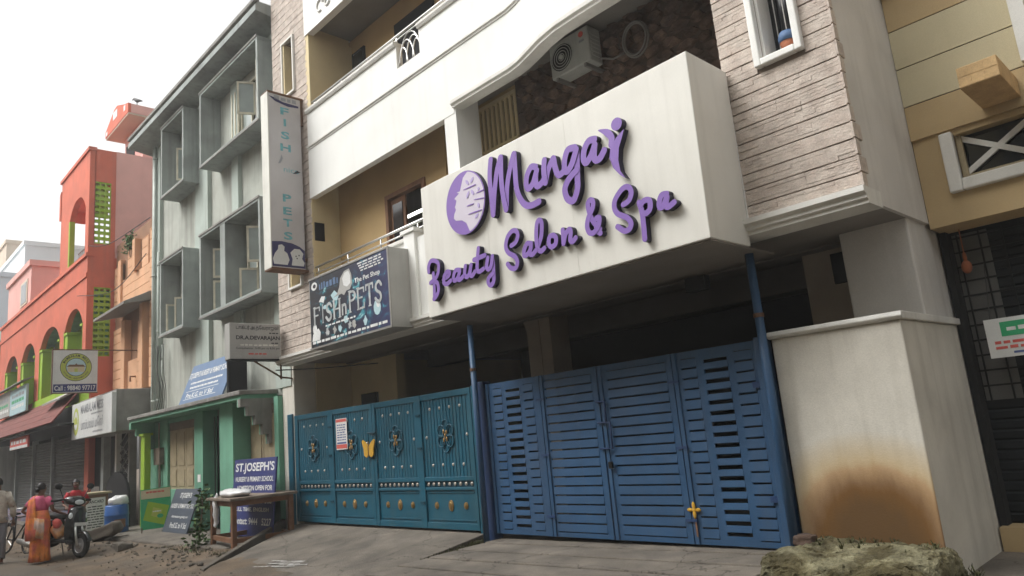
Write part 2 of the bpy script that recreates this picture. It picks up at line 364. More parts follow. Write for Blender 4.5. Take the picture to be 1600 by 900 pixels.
def ribbon(bb, pts, wd, pl, d0, d1, taper=None, mi=0, side=1, n=8):
    """a brush stroke: polyline with width, extruded from d0 to d1 off the plane, round ends"""
    P = spline(pts, n); L_, R_ = [], []
    N = len(P)
    def wat(i):
        t = i/(N-1); k = 1
        if taper: k = taper[0]+(1-taper[0])*min(1, t/.35) if t < .35 else taper[1]+(1-taper[1])*min(1, (1-t)/.35)
        return wd*.5*k
    dirs = []
    for i in range(N):
        q = P[min(i+1, N-1)]-P[max(i-1, 0)]; q.normalize(); dirs.append(q)
    out = []
    for i in range(N):
        nn = Vector((-dirs[i].y, dirs[i].x, 0)); L_.append(P[i]+nn*wat(i)); R_.append(P[i]-nn*wat(i))
    def cap(c, dr, w0):
        a0 = math.atan2(dr.y, dr.x)
        return [c+Vector((math.cos(a0+t), math.sin(a0+t), 0))*w0 for t in (R(60), R(25), R(-25), R(-60))]
    e = cap(P[-1], dirs[-1], wat(N-1)); s0 = cap(P[0], -dirs[0], wat(0))
    o = len(bb.v); rows = []
    ch = list(zip(L_, R_))
    for l, r in ch:
        rows.append(len(bb.v)); dd = d1+.005*len(rows)/N; bb.add([pl.p(l.x, l.y, dd), pl.p(r.x, r.y, dd), pl.p(l.x, l.y, d0), pl.p(r.x, r.y, d0)], [])
    for i in range(N-1):
        a, b = rows[i], rows[i+1]
        bb.f += [[a, a+1, b+1, b], [a, b, b+2, a+2], [a+1, a+3, b+3, b+1]]; bb.mi += [mi, side, side]
    for pts2, row, fl in ((e, rows[-1], 1), (s0, rows[0], 0)):
        k = len(bb.v)
        de = d1+(.005*(N-1)/N if fl else 0)
        for q in pts2: bb.add([pl.p(q.x, q.y, de), pl.p(q.x, q.y, d0)], [])
        chain = [row if fl else row+1]+[k+2*i for i in range(4)]+[row+1 if fl else row]
        chainb = [row+2 if fl else row+3]+[k+2*i+1 for i in range(4)]+[row+3 if fl else row+2]
        bb.f.append(chain[::-1]); bb.mi.append(mi)
        for i in range(5): bb.f.append([chain[i], chain[i+1], chainb[i+1], chainb[i]]); bb.mi.append(side)
FACE = lambda x, y, z: Plane((x, y, z), (1, 0, 0), (0, 0, 1))        # faces the street (-Y)
SIDE = lambda x, y, z: Plane((x, y, z), (0, 1, 0), (0, 0, 1))        # faces +X

# ================================================================ THE SETTING: ground
struct(B().box(-400, 400, -400, 400, -1, -.012).build('ground', 'dirt'))
struct(B().box(-120, 60, -4.5, 3.32, -.05, 0).build('road', 'asphalt'))
def terrain(x0, x1, y0, y1, nx, ny, zf, name, m):
    b = B(); 
    for j in range(ny+1):
        for i in range(nx+1):
            x = x0+(x1-x0)*i/nx; y = y0+(y1-y0)*j/ny; b.v.append((x, y, zf(x, y)))
    for j in range(ny):
        for i in range(nx): a = j*(nx+1)+i; b.f.append([a, a+1, a+nx+2, a+nx+1]); b.mi.append(0)
    return b.build(name, m, smooth=True)
from mathutils import noise as NZ
def vz(x, y):
    t = max(0, min(1, (y-3.25)/1.6))
    return -.012+.16*t*t*(3-2*t)*.9+(.05*NZ.noise((x*1.3, y*1.3, 0))+.035*NZ.noise((x*4, y*4, 3)))*min(1, t*2.5+.05)
struct(terrain(-60, 14, 3.2, 9.5, 420, 44, vz, 'verge', 'dirt'))
# ramp to the teal gate: slopes from gate sill to the road
rp = B(); rp.hexa([(-11.75, 4.35, -.05), (-7.85, 4.35, -.05), (-7.85, 6.95, -.05), (-13.45, 6.95, -.05)],
                  [(-11.75, 4.35, .06), (-7.85, 4.35, .10), (-7.85, 6.95, .435), (-13.45, 6.95, .42)])
ramp = struct(rp.build('gate_ramp', 'concrete_ramp', bevel=.015))
ORG[ramp.name] = tuple(ramp.location)
kb = B(); kb.hexa([(-13.62, 6.6, 0), (-13.46, 6.6, 0), (-11.73, 4.4, 0), (-11.9, 4.4, 0)][::-1], [(-13.62, 6.6, .50), (-13.46, 6.6, .50), (-11.73, 4.4, .12), (-11.9, 4.4, .12)][::-1])
kb.build('kerb', 'concrete_kerb', ramp, bevel=.015)
for (x, y, a, l) in [(-10.3+random.gauss(0, .22), 5.0+random.gauss(0, .1), random.uniform(.1, .35), random.uniform(.2, .6)) for _ in range(16)]:
    z = lambda yy: .075+(yy-4.35)*(.43-.075)/2.6+.006
    b = B(); dx, dy = l/2*math.cos(a), l/2*math.sin(a)
    z0_ = random.uniform(0, .004); e_ = random.uniform(.006, .014); b.add([(x-dx, y-dy-e_, z(y-dy-e_)+z0_), (x+dx, y+dy-e_, z(y+dy-e_)+z0_), (x+dx*.9, y+dy+e_, z(y+dy+e_)+z0_), (x-dx*.9, y-dy+e_, z(y-dy+e_)+z0_)], [(0, 1, 2, 3)])
    b.build('chalk_smear', 'chalk', ramp)
# forecourt slabs in front of the blue gate
fore = struct(B().box(-7.62, -3.3, 4.2, 6.95, -.05, .24).build('forecourt', 'concrete_kerb'))
for k in range(6):
    y1 = 6.93-k*.46; y0 = y1-.428
    b = B(); b.hexa([(-7.6, y0, .2), (-3.32, y0+.11, .2), (-3.32, y1+.11, .2), (-7.6, y1, .2)],
                    [(-7.6, y0+.003, .345-.012*k), (-3.32, y0+.113, .40-.012*k), (-3.32, y1+.11, .405-.012*k), (-7.6, y1, .35-.012*k)])
    b.build('paving_slab', 'concrete_ramp', fore, bevel=.012)
struct(B().box(-3.1, 14, 5.0, 8.7, -.05, .20).build('pavement', 'concrete_ramp', bevel=.03))
# porch slab of the school
struct(B().hexa([(-21.5, 4.95, -.05), (-13.4, 5.35, -.05), (-13.4, 7, -.05), (-21.5, 7, -.05)], [(-21.5, 4.95, .17), (-13.4, 5.4, .17), (-13.4, 7, .2), (-21.5, 7, .2)]).build('porch_floor', 'concrete_ramp', bevel=.03))
struct(B().box(-41, -25.6, 5.45, 7.2, -.05, .36).build('shop_step', 'step_blue', bevel=.02))
struct(B().box(-41, -25.6, 5.1, 5.46, -.05, .2).build('shop_step', 'concrete_ramp', bevel=.02))

# ================================================================ MAIN BUILDING
S = 6.4
ab = thing('apartment_building', 'white and cream apartment block with stone clad towers above the two metal gates', 'building', (-7.65, 6.4, .38))
# ground floor shell
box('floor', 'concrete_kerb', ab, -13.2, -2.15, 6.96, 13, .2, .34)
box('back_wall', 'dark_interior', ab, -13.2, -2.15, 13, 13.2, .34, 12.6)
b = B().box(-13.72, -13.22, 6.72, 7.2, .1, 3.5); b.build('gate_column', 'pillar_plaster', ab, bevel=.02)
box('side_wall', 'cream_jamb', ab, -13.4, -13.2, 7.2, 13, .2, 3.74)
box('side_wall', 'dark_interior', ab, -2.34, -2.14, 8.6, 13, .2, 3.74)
box('cream_wall', 'cream_jamb', ab, -13.2, -11.55, 8.0, 8.2, .34, 3.74)
box('dark_panel', 'black_metal', ab, -12.75, -12.2, 7.94, 7.995, 1.75, 2.75)
box('corner_column', 'grey_white_plaster', ab, -2.80, -2.14, 7.55, 8.6, .2, 3.5, bevel=.02)
box('inner_wall', 'column_beige', ab, -3.45, -2.80, 8.1, 8.3, .34, 3.5)
box('vent_opening', 'black_metal', ab, -3.12, -2.84, 8.06, 8.098, 3.02, 3.36)
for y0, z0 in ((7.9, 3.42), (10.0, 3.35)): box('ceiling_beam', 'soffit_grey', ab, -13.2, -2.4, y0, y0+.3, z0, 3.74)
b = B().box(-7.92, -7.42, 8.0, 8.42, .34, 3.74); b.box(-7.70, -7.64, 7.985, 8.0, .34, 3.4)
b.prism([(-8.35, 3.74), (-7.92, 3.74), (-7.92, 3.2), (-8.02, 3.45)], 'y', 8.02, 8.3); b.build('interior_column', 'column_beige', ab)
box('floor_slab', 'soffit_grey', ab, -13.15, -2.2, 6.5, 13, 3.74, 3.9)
# stone towers: backing walls
def tower(x0, x1, y1, z0, z1, holes):
    """front wall with window openings at Y=S+.03"""
    b = B(); y0 = S+.035; zs = sorted(set([z0, z1]+[h[2] for h in holes]+[h[3] for h in holes]))
    for a, c in zip(zs, zs[1:]):
        hs_ = [h for h in holes if h[2] <= a+1e-6 and h[3] >= c-1e-6]
        if not hs_: b.box(x0, x1, y0, y0+.22, a, c)
        else:
            h = hs_[0]; b.box(x0, h[0], y0, y0+.22, a, c); b.box(h[1], x1, y0, y0+.22, a, c)
    return b
HL = [(-12.63, -12.2, 8.8, 9.95), (-12.6, -12.15, 4.82, 6.0)]
HR = [(-2.78, -2.44, 5.06, 6.7)]
tower(-13.15, -11.72, 7, 3.52, 12.6, HL).build('tower_wall', 'stone_backing', ab)
tower(-3.14, -2.14, 8, 3.52, 12.6, HR).build('tower_wall', 'stone_backing', ab)
box('tower_side', 'grey_white_plaster', ab, -2.14, -2.10, S+.05, 8.1, 3.44, 12.6)
box('tower_side', 'cream_jamb', ab, -11.74, -11.70, S+.02, 7.4, 3.9, 12.6)
box('tower_side', 'stone_backing', ab, -3.24, -3.14, S+.06, 7.4, 3.9, 12.6)
box('tower_side', 'grey_white_plaster', ab, -13.19, -13.15, S+.05, 13, 3.52, 12.6)
for h in HL:
    box('slot_lining', 'cream_jamb', ab, h[0], h[0]+.05, S+.0, S+.5, h[2], h[3]); box('slot_lining', 'cream_jamb', ab, h[0]+.05, h[1], S+.45, S+.5, h[2], h[3])
    b = B()
    for q in ((h[0]-.04, h[0], h[2]-.04, h[3]+.04), (h[1], h[1]+.04, h[2]-.04, h[3]+.04), (h[0], h[1], h[2]-.04, h[2]), (h[0], h[1], h[3], h[3]+.04)): b.box(q[0], q[1], S-.03, S+.06, q[2], q[3])
    b.build('slot_frame', 'moulding_white', ab)
# right window
h = HR[0]; wn = B()
for q in ((h[0]-.07, h[0], h[2]-.07, h[3]+.07), (h[1], h[1]+.07, h[2]-.07, h[3]+.07), (h[0], h[1], h[2]-.07, h[2]), (h[0], h[1], h[3], h[3]+.07)): wn.box(q[0], q[1], S-.05, S+.04, q[2], q[3])
wn = wn.build('tower_window', 'white_plaster', ab, bevel=.012)
box('reveal', 'white_plaster', wn, h[0], h[0]+.03, S+.04, S+.32, h[2], h[3]); box('sill', 'white_plaster', wn, h[0]+.03, h[1], S+.04, S+.32, h[2], h[2]+.03)
box('pane', 'glass_dark', wn, h[0]+.03, h[1], S+.3, S+.32, h[2]+.03, h[3])
for k in range(3): box('grille_bar', 'steel_dull', wn, h[0]+.09+k*.09, h[0]+.1+k*.09, S+.25, S+.26, h[2]+.03, h[3])
# ledger stone panels
def panel_mesh(i):
    rr = random.Random(i); b = B(); z = 0
    for hh in ((.036, .04, .034, .036), (.03, .042, .04, .034), (.04, .03, .036, .04))[i % 3]:
        x = -.5; cut = rr.uniform(-.25, .25)
        for a, c in ((-.5, cut), (cut, .5)): b.box(a+.001, c-.001, -rr.uniform(.012, .020), .02, z+.0008, z+hh-.0008)
        z += hh
    me = b.mesh('cladding_panel', (0, 0, 0)); me.materials.append(MT['stone_cladding']); return me
PM = [panel_mesh(i) for i in range(12)]
def clad(x0, x1, z0, z1, nn, holes):
    z = z0; r = 0
    while z < z1:
        cuts = [x0]+[x0+(x1-x0)*(k+random.uniform(-.18, .18))/nn for k in range(1, nn)]+[x1]
        spans = list(zip(cuts, cuts[1:]))
        for h in holes:
            if z+.15 > h[2]-.03 and z < h[3]+.03:
                spans = [(x0, h[0]-.04), (h[1]+.04, x1)]
        for a, c in spans:
            shared(random.choice(PM), 'cladding_panel', ab, ((a+c)/2, S+.035, z), (c-a, 1, 1))
        z += .158; r += 1
clad(-13.15, -11.7, 3.53, 11.7, 3, HL)
clad(-3.22, -2.10, 3.53, 6.6, 2, [(HR[0][0]-.03, HR[0][1]+.03, HR[0][2], HR[0][3])])
cr = B().box(0, .018, 0, 1, .004, .145); cm = cr.mesh('corner_return', (0, 0, 0)); cm.materials.append(MT['stone_cladding'])
z = 3.53
while z < 6.7:
    shared(cm, 'corner_return', ab, (-2.10, S+.0, z), (1, random.uniform(.06, .2), 1)); z += .158
# mouldings under towers and first floor
def mould(x0, x1, z, parent=ab, name='moulding', y=S, ret=False):
    prof = [(y+.3, z), (y-.03, z), (y-.03, z+.03), (y-.06, z+.045), (y-.06, z+.075), (y-.1, z+.10), (y-.1, z+.15), (y+.3, z+.15)]
    return B().prism(prof, 'x', x0, x1).build(name, 'moulding_white', parent)
mould(-13.2, -11.0, 3.385); mould(-8.6, -7.2, 3.385); mould(-3.2, -2.06, 3.385); mould(-11.0, -8.6, 3.385); mould(-7.2, -3.2, 3.385)
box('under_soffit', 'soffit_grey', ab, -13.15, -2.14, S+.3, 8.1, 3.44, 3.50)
# first floor parapet and rail
pp = B().box(-11.72, -3.18, S, S+.12, 3.53, 4.76).build('parapet', 'white_plaster', ab)
box('parapet_cap', 'moulding_white', ab, -11.7, -8.78, S-.04, S+.16, 4.76, 4.82, bevel=.01)
b = B().box(-8.78, -8.5, S-.05, S+.2, 3.55, 4.86); b.box(-8.82, -8.46, S-.08, S+.23, 4.86, 4.92); b.build('parapet_pier', 'white_plaster', ab, bevel=.008)
def rail(x0, x1, z, y=S+.06, posts=5):
    b = B().tube([(x0, y, z), (x1, y, z)], .022, 10); b.tube([(x0, y, z-.11), (x1, y, z-.11)], .014, 8)
    for k in range(posts): x = x0+.1+(x1-x0-.2)*k/(posts-1); b.tube([(x, y, z-.24), (x, y, z)], .013, 8)
    return b.build('hand_rail', 'steel', ab, smooth=True)
rail(-11.7, -7.4, 5.03)
def loops(x0, x1, z0, z1, y=S+.05):
    b = B(); n = 14; cx = (x0+x1)/2; w_ = (x1-x0)/2
    for k, rr in enumerate((1, .68, .38)):
        b.tube([(x0+2*w_*(0) + w_*rr*(1-math.cos(math.pi*i/n))*1.0, y, z0+(z1-z0)*(.97-.18*k)*math.sin(math.pi*i/n)) for i in range(n+1)], .012, 6)
        b.tube([(x1-w_*rr*(1-math.cos(math.pi*i/n)), y, z0+(z1-z0)*(.97-.18*k)*math.sin(math.pi*i/n)) for i in range(n+1)], .012, 6)
    return b.build('rail_loops', 'steel', ab, smooth=True)
loops(-8.46, -7.6, 4.4, 4.9)
# first floor recess walls
box('balcony_wall', 'yellow_plaster', ab, -11.7, -10.12, 7.0, 7.15, 3.9, 7.0); box('balcony_wall', 'yellow_plaster', ab, -8.95, -8.4, 7.0, 7.15, 3.9, 7.0)
box('balcony_wall', 'yellow_plaster', ab, -10.12, -8.95, 7.0, 7.15, 6.0, 7.0)
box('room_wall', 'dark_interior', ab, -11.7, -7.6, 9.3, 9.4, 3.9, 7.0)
dr = B(); dr.box(-10.12, -10.04, 6.97, 7.1, 3.9, 6.0); dr.box(-9.03, -8.95, 6.97, 7.1, 3.9, 6.0); dr.box(-10.04, -9.03, 6.97, 7.1, 5.92, 6.0)
dr = dr.build('door_frame', 'wood_brown', ab)
box('door_leaf', 'wood_brown', dr, -10.02, -9.6, 7.03, 7.07, 3.92, 5.9); box('door_pane', 'glass_dark', dr, -9.95, -9.67, 7.015, 7.03, 4.9, 5.8)
box('wall_vent', 'black_metal', ab, -11.70, -11.685, 6.46, 6.66, 5.55, 5.9)
# pier, second recess
box('pier', 'white_plaster', ab, -7.64, -7.37, S+.006, 6.86, 4.765, 6.98); box('return_wall', 'yellow_plaster', ab, -8.5, -8.4, 7.15, 7.5, 3.9, 7.0)
box('recess_wall', 'brown_mortar', ab, -7.08, -3.18, 7.4, 7.5, 3.9, 7.0); box('recess_wall', 'yellow_plaster', ab, -8.4, -7.08, 7.46, 7.56, 3.9, 7.0)
rs = []
for i in range(10):
    rr = random.Random(50+i); n = 7; pts = [(.5*math.cos(2*math.pi*(k+rr.uniform(-.25, .25))/n)*rr.uniform(.85, 1.08), .5*math.sin(2*math.pi*(k+rr.uniform(-.25, .25))/n)*rr.uniform(.85, 1.08)) for k in range(n)]
    b = B(); o = [(x, 0, z_) for x, z_ in pts]; f_ = [(x*.8, -.055*rr.uniform(.6, 1.2), z_*.78) for x, z_ in pts]
    b.ring([o[::-1], f_[::-1]]); me = b.mesh('rubble_stone', (0, 0, 0)); me.materials.append(MT['brown_rubble']); rs.append(me)
z = 4.95; row = 0
while z < 6.98:
    x = -7.05+(row % 2)*.1
    while x < -3.25:
        w_ = random.uniform(.2, .34); shared(random.choice(rs), 'rubble_stone', ab, (x+w_/2, 7.405, z+.075), (w_*1.08, 1, .165), (0, random.uniform(-.25, .25), 0)); x += w_
    z += .145; row += 1
gw = B().box(-8.02, -7.10, 7.40, 7.455, 5.2, 5.26); gw.box(-8.02, -7.1, 7.40, 7.455, 6.84, 6.9); gw = gw.build('grille_window', 'cream_jamb', ab)
box('pane', 'dark_interior', gw, -8.02, -7.1, 7.457, 7.459, 5.2, 6.9)
for k in range(9): box('grille_bar', 'cream_jamb', gw, -8.0+k*.105, -7.945+k*.105, 7.41, 7.45, 5.26, 6.84)
for z in (5.9, 6.1): box('grille_rail', 'cream_jamb', gw, -8.02, -7.1, 7.38, 7.405, z, z+.035)
# second floor slab, fascia with the bowed balcony
box('floor_slab', 'soffit_grey', ab, -11.7, -3.18, S+.15, 13, 7.0, 7.15)
PATH = [(-11.72, S), (-9, S), (-7.4, S), (-6.5, S), (-6.15, S), (-5.95, S-.03), (-5.7, S-.10), (-5.4, S-.19), (-5.1, S-.245), (-4.7, S-.26), (-4.2, S-.26), (-3.85, S-.22), (-3.5, S-.1), (-3.18, S)]
def sweep(prof, path, name, m, smooth=False):
    """prof: (offset towards the street, z); swept along a plan path"""
    b = B(); P = [Vector((x, y, 0)) for x, y in path]; rings = []
    for i, p in enumerate(P):
        d = (P[min(i+1, len(P)-1)]-P[max(i-1, 0)]).normalized(); nn = Vector((d.y, -d.x, 0))
        rings.append([tuple(p+nn*o+Vector((0, 0, z_))) for o, z_ in prof])
    b.ring(rings); return b.build(name, m, ab, smooth=smooth)
PL = [p for p in PATH if p[0] <= -7.3]; PR = [(-7.4, S)]+[p for p in PATH if p[0] > -7.4]
sweep([(0, 6.36), (-.12, 6.36), (-.12, 7.66), (0, 7.66)], PL, 'balcony_parapet', 'white_plaster')
sweep([(0, 7.66), (-.12, 7.66), (-.12, 8.06), (0, 8.06)], [(-11.72, S), (-8.72, S)], 'balcony_parapet', 'white_plaster')
sweep([(0, 7.66), (-.12, 7.66), (-.12, 8.06), (0, 8.06)], [(-8.1, S), (-7.4, S)], 'balcony_parapet', 'white_plaster')
sweep([(0, 6.46), (-.12, 6.46), (-.12, 8.06), (0, 8.06)], PR, 'balcony_parapet', 'white_plaster')
sweep([(.07, 6.53), (.07, 6.48), (.04, 6.455), (.04, 6.43), (-.14, 6.43), (-.14, 6.53)], PR, 'balcony_moulding', 'moulding_white')
sweep([(-.11, 6.97), (-.11, 7.14), (-.5, 7.14), (-.5, 6.97)], PR, 'balcony_soffit', 'grey_white_plaster')
sweep([(.035, 7.385), (.035, 7.36), (.015, 7.35), (.015, 7.325), (-.02, 7.325), (-.02, 7.385)], PATH, 'string_course', 'moulding_white')
for q in ([(-11.72, S), (-8.72, S)], [(-8.1, S)]+[p for p in PATH if p[0] > -8]):
    sweep([(.05, 8.14), (.05, 8.10), (.03, 8.06), (-.16, 8.06), (-.16, 8.14)], q, 'parapet_cap', 'moulding_white')
b = B().tube([(x, y+.05, 8.27) for x, y in PATH], .022, 10); b.tube([(x, y+.05, 8.205) for x, y in PATH], .012, 8)
for x in (-11.5, -10.5, -9.6, -8.75, -8.07, -7, -6.2): b.tube([(x, S+.05, 8.1), (x, S+.05, 8.27)], .013, 8)
b.build('hand_rail', 'steel', ab, smooth=True)
loops(-8.7, -8.12, 7.66, 8.2)
# second floor recess
box('balcony_wall', 'yellow_plaster', ab, -11.7, -3.18, 7.4, 7.55, 7.15, 9.9); box('side_pilaster', 'cream_jamb', ab, -11.7, -11.6, S+.02, 7.4, 7.15, 9.75)
wd = B().box(-11.55, -11.1, 7.36, 7.402, 8.3, 9.55).build('balcony_window', 'black_metal', ab); box('pane', 'glass_dark', wd, -11.5, -11.15, 7.35, 7.36, 8.36, 9.49)
box('balcony_door', 'black_metal', ab, -10.05, -8.85, 7.36, 7.402, 7.15, 9.45)
box('floor_slab', 'soffit_grey', ab, -11.7, -3.18, S+.15, 13, 9.95, 10.1)
box('balcony_parapet', 'white_plaster', ab, -11.72, -3.18, S, S+.14, 9.72, 11.3)
for k, (x, z, r) in enumerate(((-11.05, 10.05, .12), (-10.9, 10.18, .1), (-10.78, 10.0, .08), (-10.6, 10.15, .1), (-10.45, 10.3, .08))):
    B().tube([(x+r*math.cos(t), S-.01, z+r*math.sin(t)) for t in [R(20+k*40+i*24) for i in range(12)]], .02, 8).build('relief_scroll', 'moulding_white', ab, smooth=True)
box('roof_slab', 'grey_white_plaster', ab, -13.25, -2.05, S-.05, 13.2, 12.6, 12.8)

# tube light in the first floor room
tl = thing('tube_light', 'lit white tube light inside the first floor doorway', 'light', (-10.7, 8.0, 5.95)); B().tube([(-10.95, 8.0, 6.0), (-10.35, 8.0, 6.0)], .022, 10).build('tube', 'lit_tube', tl); box('batten', 'ac_body', tl, -11.0, -10.3, 8.025, 8.08, 5.97, 6.04)
# air conditioner and its pipe coil
ac = thing('air_conditioner', 'pale outdoor air conditioner unit hung on the brown stone wall', 'air conditioner', (-5.63, 7.1, 6.40))
B().box(-5.98, -5.28, 7.0, 7.26, 6.42, 6.93).build('casing', 'ac_body', ac, bevel=.02)
B().lathe((-5.76, 6.992, 6.67), [(.19, 0), (.19, .01)], 28, 'y').build('fan_shroud', 'black_metal', ac)
f = B()
for r in (.05, .09, .13, .17, .2): f.tube([(-5.76+r*math.cos(t), 6.985, 6.67+r*math.sin(t)) for t in [R(15*k) for k in range(24)]], .005, 5, closed=True)
f.build('fan_guard', 'ac_body', ac); B().ball((-5.76, 6.98, 6.67), .035).build('fan_hub', 'ac_body', ac, smooth=True)
B().prism(disc(-5.40, 6.84, .04, .04), 'y', 6.994, 7.0).build('badge', 'paper_red', ac); box('badge', 'text_grey', ac, -5.44, -5.36, 6.994, 7.0, 6.73, 6.76)
for x in (-5.9, -5.4): B().box(x, x+.04, 7.0, 7.4, 6.37, 6.42).build('bracket', 'steel_dull', ac); 
for k in range(6): box('side_louver', 'ac_body', ac, -5.28, -5.268, 7.04, 7.22, 6.5+k*.06, 6.53+k*.06)
pc = B()
for k, r in enumerate((.24, .21, .225)): pc.tube([(-4.75+r*math.cos(t)*.8, 7.3-.02*k, 6.55+r*math.sin(t)) for t in [R(12*i) for i in range(30)]], .014, 7, closed=True)
pc.tube([(-5.28, 7.2, 6.5), (-5.1, 7.25, 6.42), (-4.95, 7.3, 6.45)], .014, 7)
tag(pc.build('pipe_coil', 'soffit_grey', smooth=True), 'coiled grey pipe hanging beside the air conditioner', 'pipe')
# flower pot on the tower window sill
fp = thing('flower_pot', 'terracotta flower pot with blue rim on the tower window sill', 'flower pot', (-2.56, S+.15, 5.09))
B().lathe((-2.56, S+.15, 5.085), [(.055, 0), (.08, .11)], 14).build('pot', 'terracotta', fp, smooth=True); B().lathe((-2.56, S+.15, 5.195), [(.085, 0), (.09, .05), (.07, .1), (.01, .11)], 14).build('bowl', 'pot_blue', fp, smooth=True)

